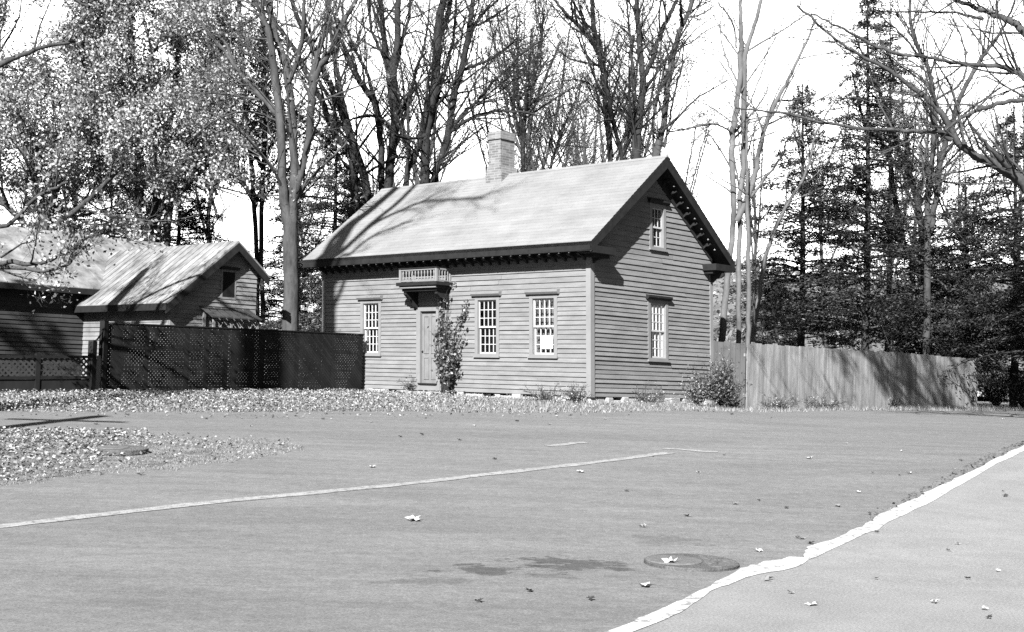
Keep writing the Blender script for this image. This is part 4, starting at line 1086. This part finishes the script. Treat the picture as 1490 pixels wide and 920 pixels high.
conifer('very tall thin hemlock crown behind the upper right trees', 1290, 56, 17.5, 6, 2.8, 9, n_br=70, per=180, droop=.2)
conifer('tall dark hemlock behind the twin tree, left of the house roof', 478, 47, 10, 1.0, 3.0, 10, n_br=150, per=330, m='needlepale', droop=.3)
conifer('second dark hemlock close against the left end of the house roof', 515, 50, 8, 1.0, 2.8, 11, n_br=120, per=330, droop=.3)
conifer('dark hemlock trunk and boughs above the gabled wing roof', 250, 53, 10.5, 1.0, 3.2, 12, n_br=150, per=380, droop=.2)
conifer('dark evergreen behind the far left of the outbuilding roof', 60, 54, 10.5, 1.0, 4.6, 13, n_br=170, per=420, droop=.25)
conifer('dark evergreen low behind the outbuilding ridge', 150, 56, 10.5, 1.0, 4.6, 14, n_br=170, per=420, droop=.25)
conifer('shadowy evergreen behind the pale many-stemmed tree', 415, 54, 9, 1.0, 2.4, 15, n_br=90, per=280, m='needlepale', droop=.25)

for k_, (X_, Y_, h_, lb_) in enumerate(((-17.5, 21.5, 13.5, 'unseen tall dense evergreen added for shade outside the left edge, nearest the road'), (-19.5, 24.5, 14.5, 'unseen tall dense evergreen added outside the left edge to shade the outbuilding'), (-15.2, 23.5, 9.5, 'unseen shorter dense evergreen added for shade outside the left edge'))):
    q_ = proj_px(X_, Y_)
    conifer(lb_, q_, Y_, h_, 2.0, 2.3, 30 + k_, n_br=120, per=260, droop=.3)  # unseen evergreens added to darken the outbuilding with their shade

# --- far bare trees (shared meshes)
def copy_tree(o, loc, rz, s, label=None, group=None):
    c = o.copy(); COL.objects.link(c); c.location = loc; c.rotation_euler = (0, 0, rz); c.scale = (s, s, s)
    if label: c['label'] = label
    if group: c['group'] = group
    for ch in list(o.children):
        d = ch.copy(); COL.objects.link(d); d.parent = c
    return c
FAR = 'bare trees far behind the house'
FL = 'thin bare tree far off in the pale twig haze behind the nearer trees'
protos = []
for k in range(3):
    r = np.random.default_rng(900 + k); Yp = 80; xb = (620, 780, 900)[k]
    lim = [[(xb, 560, 9), (xb + r.normal(0, 8), 440, 8), (xb + r.normal(0, 12), 320, 7), (xb + r.normal(0, 20), 180, 5), (xb + r.normal(0, 25), 60, 3)]]
    for j in range(5):
        y0 = r.uniform(250, 440); sx = r.choice([-1, 1]) * r.uniform(30, 80)
        lim.append([(xb, y0, 5), (xb + sx * .5, y0 - 90, 4), (xb + sx * .8, y0 - 190, 3), (xb + sx, y0 - 260, 2)])
    o, _ = tree('bare_tree', FL, Yp, lim, bark='bark', seed=60 + k, dens=1.0, minz=.1, twig=1.0, first=2.6, leaves=2500, leafm='brush', leafsize=.12, group=FAR, depth=2.5)
    protos.append(o)
r = np.random.default_rng(55)
for k in range(19):
    px = (-60, 90, 240, 330, 1200, 1300, 1400, 1480, 1560, 600, 690, 760, 860, 450, 520, 820, 945, 1110, 1340)[k] + r.uniform(-20, 20)
    Yf = r.uniform(72, 115); p = at(px, 560, Yf); z = float(hz(p[0], p[1])) if Yf > 66 else float(g(p[0], p[1]))
    copy_tree(protos[k % 3], (p[0], p[1], z), r.uniform(0, 6.28), r.uniform(.7, 1.0), FL, FAR)
for o in protos: o.location.z = float(hz(o.location.x, o.location.y))
# hillside brush
n = 26000; X = r.uniform(-60, 110, n); Y = r.uniform(68, 150, n)
bl = .5 + .5 * np.sin(X * .9 + 3 * np.sin(Y * .23)) * np.sin(Y * .7 + X * .31)
P = np.stack([X, Y, hz(X, Y) + r.uniform(0, 1.6, n) * bl + r.uniform(0, .5, n)], 1)
V, F = cards(P, .55, .7, r=r); bo = meshobj('hillside_brush', V, F, 'brush'); tag(bo, 'pale scrub covering the slope beyond the fence', 'brush', kind='stuff')

# --- shrubs and vines
def shrub(name, label, c, rx, rz, n, m, seed, stems=30, size=.06, bark='darkbark', cat='shrub', ry=None):
    r = np.random.default_rng(300 + seed); c = np.array(c, float); c[2] = float(g(c[0], c[1])); root = empty(name, c, label, cat); out = new(); PL = []; RD = []
    for k in range(stems):
        az = r.uniform(0, 6.28); d = A3(math.cos(az) * rx * r.uniform(.1, 1), math.sin(az) * (ry or rx) * r.uniform(.1, 1), rz * r.uniform(.6, 1.05)); t = np.linspace(0, 1, 5)
        pts = c + d * t[:, None] + np.cumsum(r.normal(0, .03, (5, 3)), 0) * t[:, None] * 2; PL.append(pts); RD.append(np.linspace(.012, .004, 5))
    PL = np.array(PL); RD = np.array(RD); tubes(PL, RD, 4, out); a, b = children(PL, RD, 8, .4, .7, .1, r, k=3); tubes(a, np.maximum(b, .003), 3, out)
    V, F = finish(out); meshobj('stem', V, F, bark, root)
    src = np.concatenate([a.reshape(-1, 3), PL[:, 2:].reshape(-1, 3)]); P = src[r.integers(0, len(src), n)] + r.normal(0, .06, (n, 3)); P[:, 2] = np.maximum(P[:, 2], c[2] + .02)
    V, F = cards(P, size, .6, r=r); meshobj('foliage', V, F, m, root); return root
pb = at(1048, 590, 33.0)
shrub('shrub', 'rounded leafy bush at the foot of the house gable and grey fence panel', (pb[0], pb[1], 0), .62, .85, 5200, 'leafdark', 1, stems=60, size=.055)
pb = at(1015, 590, 32.6); shrub('shrub', 'thin sprawling bush low against the gable wall, left of the rounded bush', (pb[0], pb[1], 0), .38, .55, 1300, 'brush', 2, stems=30, size=.05)
for k, (px, yy, rr_, hh, lb) in enumerate(((1450, 46, .8, 1.2, 'dark bush at the right end of the board fence'), (1490, 45, 1.0, 1.2, 'dark bush at the right edge beyond the board fence'), (1400, 44.5, .5, .7, 'low weedy bush at the foot of the far fence end'))):
    pb = at(px, 590, yy); shrub('shrub', lb, (pb[0], pb[1], 0), rr_, hh, 3800, 'leafdark', 4 + k, stems=50, size=.08)
for k, (px, yy, lb) in enumerate(((1120, 33.9, 'sparse weeds at the foot of the near fence boards'), (1190, 36.5, 'sparse weeds along the middle of the board fence'), (1290, 39.8, 'weeds along the fence where boughs cast streaks of shade'))):
    pb = at(px, 597, yy); shrub('weed_clump', lb, (pb[0] + .1, pb[1] - .3, 0), .9, .17, 450, 'brush', 8 + k, stems=50, size=.045, bark='twig', cat='weeds', ry=.25)
pb = H(.15, -.35, 0); shrub('weed_clump', 'dry weed tuft at the near corner of the house', pb, .25, .28, 350, 'vine', 12, stems=26, size=.05, bark='twig', cat='weeds')
pb = H(1.1, -.4, 0); shrub('weed_clump', 'low grass tufts below the window nearest the house corner', pb, .5, .16, 500, 'brush', 13, stems=40, size=.04, bark='twig', cat='weeds')
pb = H(-.3, 1.9, 0); shrub('weed_clump', 'low dry tufts along the gable foundation', pb, .6, .16, 500, 'brush', 14, stems=40, size=.04, bark='twig', cat='weeds')
pb = H(6.15, -.12, 0); shrub('weed_clump', 'small plant left of the front door step', pb, .10, .38, 160, 'vine', 15, stems=10, size=.05, cat='plant')
def vine():
    r = np.random.default_rng(41); base = H(4.72, -.25, -.1); base[2] = g(base[0], base[1]); root = empty('climbing_vine', base, 'climbing rose vine on the wall right of the front door', 'vine'); out = new(); PL = []; RD = []
    for k in range(34):
        tu = r.choice([5.02, 4.9, 4.75, 4.55, 4.35, 4.15], p=[.1, .3, .22, .15, .13, .1]) + r.normal(0, .09); tz = r.uniform(1.2, 2.75) if tu > 4.6 else r.uniform(.9, 2.15 if tu < 4.3 else 1.7)
        t = np.linspace(0, 1, 9); su = 4.72 + r.normal(0, .10)
        pts = np.array([H(su + (tu - su) * x ** .7 + .05 * math.sin(9 * x + k), -.10 - .18 * x * (1 - x) * 2 - r.uniform(0, .08), -.1 + (tz + .1) * x) for x in t]); PL.append(pts); RD.append(np.linspace(.013, .004, 9))
    for ss_, sz, tu, tz in ((4.45, 1.3, 4.0, 2.3), (4.4, 1.6, 3.95, 2.1)):
        t = np.linspace(0, 1, 9); PL.append(np.array([H(ss_ + (tu - ss_) * x, -.15, sz + (tz - sz) * x ** .8) for x in t])); RD.append(np.linspace(.01, .004, 9))
    PL = np.array(PL); RD = np.array(RD); tubes(PL, RD, 5, out); a, b = children(PL, RD, 6, .13, .9, 0, r, k=3, tmin=.2); tubes(a, np.maximum(b, .003), 3, out)
    V, F = finish(out); meshobj('stem', V, F, 'darkbark', root)
    n = 1150; src = np.concatenate([a[:, 1:].reshape(-1, 3), PL[:, 2:].reshape(-1, 3)]); P = src[r.integers(0, len(src), n)] + r.normal(0, .035, (n, 3))
    V, F = cards(P, .088, .75, r=r); meshobj('foliage', V, F, 'vine', root)
vine()

# ---------------------------------------------------------------- fallen leaves and grass
def inpoly(P, poly):
    x, y = P[:, 0], P[:, 1]; c = np.zeros(len(P), bool); n = len(poly)
    for i in range(n):
        x1, y1 = poly[i][:2]; x2, y2 = poly[i - 1][:2]
        c ^= ((y1 > y) != (y2 > y)) & (x < (x2 - x1) * (y - y1) / (y2 - y1 + 1e-12) + x1)
    return c
r = np.random.default_rng(99)
verge = P2([(-60, 574), (130, 574), (300, 573), (520, 572), (620, 574), (860, 583), (990, 590), (1085, 597)]) + P2([(1085, 601), (960, 600), (850, 603), (720, 603), (600, 601), (300, 602), (-60, 602)])
def scatter(poly, n, size, off, dens=None, lift=.02, flat=.8, asp=.75):
    xs = [p[0] for p in poly]; ys = [p[1] for p in poly]; P = np.stack([r.uniform(min(xs), max(xs), n * 4), r.uniform(min(ys), max(ys), n * 4)], 1); P = P[inpoly(P, poly)]
    if dens is not None: P = P[r.uniform(size=len(P)) < dens(P)]
    P = P[:n]; Z = g(P[:, 0], P[:, 1]) + off + r.uniform(0, lift, len(P)); return cards(np.column_stack([P, Z]), size, asp, flat=flat, r=r)
pw = lambda P: np.clip(.5 - .15 * (P[:, 0] + 3), .04, 1) * (.35 + .65 * (np.sin(P[:, 0] * 1.1 + P[:, 1] * .9) * np.sin(P[:, 1] * 2.1 - P[:, 0] * .7) > -.35)) * (.55 + .45 * np.sin(P[:, 0] * 2.3 + 2 * np.sin(P[:, 1] * 1.9)) * np.sin(P[:, 1] * 3.1))
icv = gat(179, 662)
Vs, Fs = scatter(verge, 30000, .046, .03, pw, lift=.10, flat=.35)
vg2 = P2([(-60, 598), (480, 597), (850, 599), (1080, 599)]) + P2([(1080, 603), (960, 604), (850, 609), (600, 609), (480, 612), (300, 611), (-60, 611)])
V2, F2 = scatter(vg2, 1700, .05, .03, lambda P: r.uniform(size=len(P)) ** 2 * .8, flat=.5); Vs = np.vstack([Vs, V2]); Fs = np.vstack([Fs, F2 + len(Vs) - len(V2)])
o = meshobj('fallen_leaves', Vs, Fs, 'fallen'); tag(o, 'drift of bright fallen leaves along the verge before fence and house', 'fallen leaves', kind='stuff')
isw = P2(ragged([(-60, 632), (60, 628), (150, 629), (230, 634), (310, 641), (420, 644), (440, 655), (350, 673), (220, 689), (100, 699), (-60, 712), (-60, 632)], 2.5, 8))
Vs, Fs = scatter(isw, 11000, .045, .04, lambda P: np.clip(.8 - .20 * (P[:, 0] + 8.5), .05, 1) * (.4 + .6 * (np.sin(P[:, 0] * 3 + np.sin(P[:, 1] * 4)) * np.sin(P[:, 1] * 5.3) > -.3)) * (np.hypot(P[:, 0] - icv[0], P[:, 1] - icv[1]) > .36), lift=.05, flat=.4)
o = meshobj('island_leaves', Vs, Fs, 'litter'); tag(o, 'leaf litter covering the low island left of the road', 'fallen leaves', kind='stuff')
def grass(name, poly, n, h, label, dens=None, m='grass'):
    xs = [p[0] for p in poly]; ys = [p[1] for p in poly]; P = np.stack([r.uniform(min(xs), max(xs), n * 4), r.uniform(min(ys), max(ys), n * 4)], 1); P = P[inpoly(P, poly)]
    if dens is not None: P = P[r.uniform(size=len(P)) < dens(P)]
    P = P[:n]; m_ = len(P); Z = g(P[:, 0], P[:, 1]); hh = h * r.uniform(.4, 1.4, m_); az = r.uniform(0, 6.28, m_); w = .006
    B = np.column_stack([P, Z]); sx = np.stack([np.cos(az) * w, np.sin(az) * w, np.zeros(m_)], 1); tip = B + np.stack([r.normal(0, .4, m_) * hh, r.normal(0, .4, m_) * hh, hh], 1)
    V = np.stack([B - sx, B + sx, tip], 1).reshape(-1, 3); o = meshobj(name, V, np.arange(3 * m_).reshape(-1, 3), m); tag(o, label, 'grass', kind='stuff')
grass('verge_grass', verge, 30000, .07, 'dry grass on the verge below the house')
grass('island_grass', isw, 26000, .04, 'short dry grass on the low island left of the road')
ks = P2([(1262, 752), (1300, 735), (1385, 690), (1470, 650), (1490, 645)]) + P2([(1490, 652), (1430, 683), (1380, 706), (1300, 746), (1268, 764)])
grass('kerb_weeds', ks, 14000, .03, 'thin dark weeds growing along the painted edge line', m='leafdark')
Vs, Fs = scatter(ks, 900, .05, .03, lift=.02); o = meshobj('kerb_litter', Vs, Fs, 'leafdark'); tag(o, 'dark leaf crumbs along the painted edge line', 'leaf litter', kind='stuff')
wd = P2([(1085, 597), (1240, 596), (1420, 594)]) + P2([(1500, 599), (1250, 599), (1085, 602)])
grass('fence_grass', wd, 7000, .12, 'straggly grass at the foot of the pale board fence')

# individual leaves lying on road and path
def leafshape(r, s):
    n = 15; V = [(0, 0, .012)]
    for k in range(n):
        a = 2 * math.pi * k / n; q = (1 if k % 3 == 0 else .55) * s * r.uniform(.85, 1.1) * .5
        V.append((math.cos(a) * q, math.sin(a) * q, .006 + r.uniform(0, .25) * s))
    F = [(0, 1 + k, 1 + (k + 1) % n) for k in range(n)]; V.append((s * .8, .05 * s, .004)); V.append((s * .8, .05 * s + .004, .004)); F.append((1, 16, 17)); return np.array(V), F
lr = np.random.default_rng(12)
protoL = [leafshape(lr, 1.) for _ in range(5)]
MT['whiteleaf'] = simple('pale dry leaf', .8, var=.15, scale=20); MT['brownleaf'] = simple('dark dry leaf', .07, var=.3, scale=20); MT['greyleaf'] = simple('grey dry leaf', .30, var=.3, scale=20)
leafmesh = {}
for mk in ('whiteleaf', 'brownleaf', 'greyleaf'):
    for i, (v_, f_) in enumerate(protoL):
        me = bpy.data.meshes.new('leaf'); me.from_pydata(v_.tolist(), [], f_); me.materials.append(MT[mk]); leafmesh[mk, i] = me
def putleaf(x, y, s, mk, label, grp=None, off=.03):
    p = gat(x, y); o = bpy.data.objects.new('fallen_leaf', leafmesh[mk, lr.integers(0, 5)]); COL.objects.link(o)
    o.location = (p[0], p[1], p[2] + off); o.rotation_euler = (lr.normal(0, .15) - .05, lr.normal(0, .15), lr.uniform(0, 6.28)); o.scale = (s, s, s * .8); tag(o, label, 'leaf', grp)
putleaf(602, 761, .19, 'whiteleaf', 'largest white leaf lying in the middle of the road')
putleaf(940, 859, .13, 'whiteleaf', 'white leaf on the road just below the iron cover')
putleaf(975, 829, .16, 'whiteleaf', 'white leaf lying on the near edge of the iron cover', off=.06)
putleaf(1104, 807, .09, 'whiteleaf', 'small white leaf between iron cover and painted edge line')
putleaf(845, 690, .13, 'whiteleaf', 'white leaf lying below the long road line, right of centre')
putleaf(541, 683, .12, 'whiteleaf', 'white leaf above the long road line, left of centre')
putleaf(1178, 670, .13, 'whiteleaf', 'white leaf on the far right part of the road')
putleaf(1181, 888, .12, 'whiteleaf', 'white leaf on the pale path near the bottom edge')
putleaf(1113, 851, .13, 'greyleaf', 'grey leaf on the path just beside the painted edge line')
putleaf(935, 771, .10, 'whiteleaf', 'pale leaf on the road above the dark stains')
G1 = 'small dry leaves scattered on the road'
sm = [(697, 881, 'b'), (1016, 691, 'w'), (1104, 732, 'b'), (1145, 743, 'b'), (1180, 795, 'b'), (1309, 695, 'b'), (1323, 692, 'w'), (1270, 691, 'g'), (1230, 648, 'g'), (1312, 659, 'w'), (1398, 673, 'b'), (1388, 686, 'w'), (951, 667, 'b'), (1054, 665, 'b'), (912, 718, 'b'), (1166, 788, 'g'), (1160, 787, 'w'), (614, 635, 'b'), (582, 638, 'b'), (668, 643, 'b'), (620, 611, 'b'), (690, 622, 'w'), (720, 671, 'b'), (300, 612, 'b'), (365, 623, 'w'), (470, 612, 'b'), (540, 617, 'g'), (752, 615, 'b'), (800, 620, 'g'), (1410, 608, 'w'), (1460, 612, 'w'), (270, 603, 'b'), (205, 694, 'b'), (1325, 742, 'g'), (1065, 605, 'b'), (880, 612, 'g'), (830, 607, 'b'), (1122, 610, 'g'), (565, 606, 'w'), (430, 608, 'w'), (330, 606, 'g'), (140, 620, 'b'), (185, 606, 'b'), (860, 878, 'b'), (770, 866, 'b'), (936, 769, 'w'), (1000, 755, 'g'), (1070, 737, 'g'), (1250, 720, 'w'), (1220, 740, 'g')]
for x, y, c in sm:
    putleaf(x, y, lr.uniform(.06, .11), {'b': 'brownleaf', 'w': 'whiteleaf', 'g': 'greyleaf'}[c], {'b': 'small dark dry leaf lying on the grey road', 'w': 'small pale dry leaf lying on the grey road', 'g': 'small grey dry leaf lying on the grey road'}[c], G1)
G2 = 'small dry leaves scattered on the path'
for x, y, c in [(1463, 727, 'b'), (1408, 850, 'b'), (1452, 838, 'w'), (1460, 720, 'g'), (1380, 808, 'g'), (1150, 871, 'g'), (1275, 850, 'g'), (1433, 895, 'w'), (1360, 885, 'w'), (1440, 908, 'b'), (1393, 798, 'w'), (1276, 781, 'b'), (1120, 850, 'b')]:
    putleaf(x, y, lr.uniform(.05, .09), {'b': 'brownleaf', 'w': 'whiteleaf', 'g': 'greyleaf'}[c], {'b': 'small dark dry leaf lying on the pale path', 'w': 'small pale dry leaf lying on the pale path', 'g': 'small grey dry leaf lying on the pale path'}[c], G2, off=.045)

# iron covers
def cover(px, py, rad, label, off, pitch):
    p = gat(px, py); p[2] += off; root = empty('manhole_cover', p, label, 'manhole cover')
    sl = math.atan((float(g(p[0], p[1] + .5)) - float(g(p[0], p[1] - .5))))
    fr = lambda x, y, z: p + A3(x, y * math.cos(sl) - z * math.sin(sl), y * math.sin(sl) + z * math.cos(sl))
    def disc(x0, y0, ra, z0, z1, name, m, rb=None):
        mb = MB(fr); n = 48; i0 = []
        for z, rr_ in ((z0, ra), (z1 - .006, ra), (z1, ra - .01)):
            i0.append([mb.v(x0 + rr_ * math.cos(6.2832 * k / n), y0 + rr_ * math.sin(6.2832 * k / n), z) for k in range(n)])
        for a, b in zip(i0[:-1], i0[1:]):
            for k in range(n): mb.F.append([a[k], a[(k + 1) % n], b[(k + 1) % n], b[k]])
        mb.F.append(i0[-1]); return mb.build(name, m, root)
    disc(0, 0, rad, -.03, .030, 'rim', 'iron')
    disc(-rad * .38, -.01, rad * .60, .0, .040, 'lid', 'ironlight')
    mb = MB(fr)
    for k in range(-4, 5):
        w = math.sqrt(max(0, (rad * .9) ** 2 - (k * rad * .18) ** 2)); mb.box(max(-w, rad * .25), w, k * rad * .18 - .008, k * rad * .18 + .008, .029, .037)
    mb.build('tread', 'iron', root)
cover(1006, 825, .39, 'round iron manhole cover with a paler lid, beside the painted edge line', .02, 0)
cover(179, 662, .33, 'round iron cover standing proud of the leaves on the low island', .065, 0)

# ---------------------------------------------------------------- light, sky, view
w = bpy.data.worlds.new('World'); sc.world = w; w.use_nodes = True; N = w.node_tree.nodes; Lk = w.node_tree.links; N.clear()
out = N.new('ShaderNodeOutputWorld'); bg = N.new('ShaderNodeBackground'); sky = N.new('ShaderNodeTexSky'); sky.sky_type = 'NISHITA'; sky.sun_disc = False
sky.sun_elevation = SUN_EL; sky.sun_rotation = math.pi + SUN_AZ; sky.dust_density = 4; sky.air_density = 1.2; sky.ozone_density = 1
bw = N.new('ShaderNodeRGBToBW'); Lk.new(sky.outputs[0], bw.inputs[0])
# sky brightened low in view to the north, dimmed elsewhere to weaken shadow fill
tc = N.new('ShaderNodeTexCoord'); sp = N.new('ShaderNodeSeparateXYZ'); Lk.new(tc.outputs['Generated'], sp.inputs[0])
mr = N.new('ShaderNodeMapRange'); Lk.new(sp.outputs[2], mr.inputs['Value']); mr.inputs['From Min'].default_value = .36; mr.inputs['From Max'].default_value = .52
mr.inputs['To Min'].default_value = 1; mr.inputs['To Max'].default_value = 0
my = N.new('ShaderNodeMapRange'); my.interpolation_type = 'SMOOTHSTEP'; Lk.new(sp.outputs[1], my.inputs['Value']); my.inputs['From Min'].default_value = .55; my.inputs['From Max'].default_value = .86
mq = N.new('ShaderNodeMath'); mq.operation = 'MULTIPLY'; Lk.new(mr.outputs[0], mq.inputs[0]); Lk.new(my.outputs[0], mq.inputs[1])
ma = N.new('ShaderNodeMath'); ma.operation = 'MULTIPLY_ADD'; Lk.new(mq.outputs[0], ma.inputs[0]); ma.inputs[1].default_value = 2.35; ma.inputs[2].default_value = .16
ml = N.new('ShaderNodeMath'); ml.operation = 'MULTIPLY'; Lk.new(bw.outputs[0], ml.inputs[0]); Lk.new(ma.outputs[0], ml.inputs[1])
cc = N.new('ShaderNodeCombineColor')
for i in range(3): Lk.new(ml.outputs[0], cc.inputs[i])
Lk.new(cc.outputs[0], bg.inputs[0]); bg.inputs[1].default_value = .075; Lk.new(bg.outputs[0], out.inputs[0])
sl = bpy.data.lights.new('sun', 'SUN'); sl.energy = 4.2; sl.angle = R(.55); sl.color = (1, 1, 1)
so = bpy.data.objects.new('sun', sl); COL.objects.link(so); so.location = (-10, -20, 40)
ldir = Vector((math.sin(SUN_AZ) * math.cos(SUN_EL), math.cos(SUN_AZ) * math.cos(SUN_EL), -math.sin(SUN_EL)))
so.rotation_euler = ldir.to_track_quat('-Z', 'Y').to_euler()
sc.view_settings.view_transform = 'Standard'; sc.view_settings.look = 'None'; sc.view_settings.exposure = 2.57; sc.view_settings.gamma = 1; sc.view_settings.use_curve_mapping = False
sc.render.engine = 'CYCLES'; sc.cycles.max_bounces = 6; sc.cycles.transparent_max_bounces = 8; sc.cycles.use_denoising = False; sc.cycles.denoiser = 'OPENIMAGEDENOISE'; sc.cycles.denoising_input_passes = 'RGB_ALBEDO_NORMAL'
for o in sc.objects:
    if '_w' in o: del o['_w']
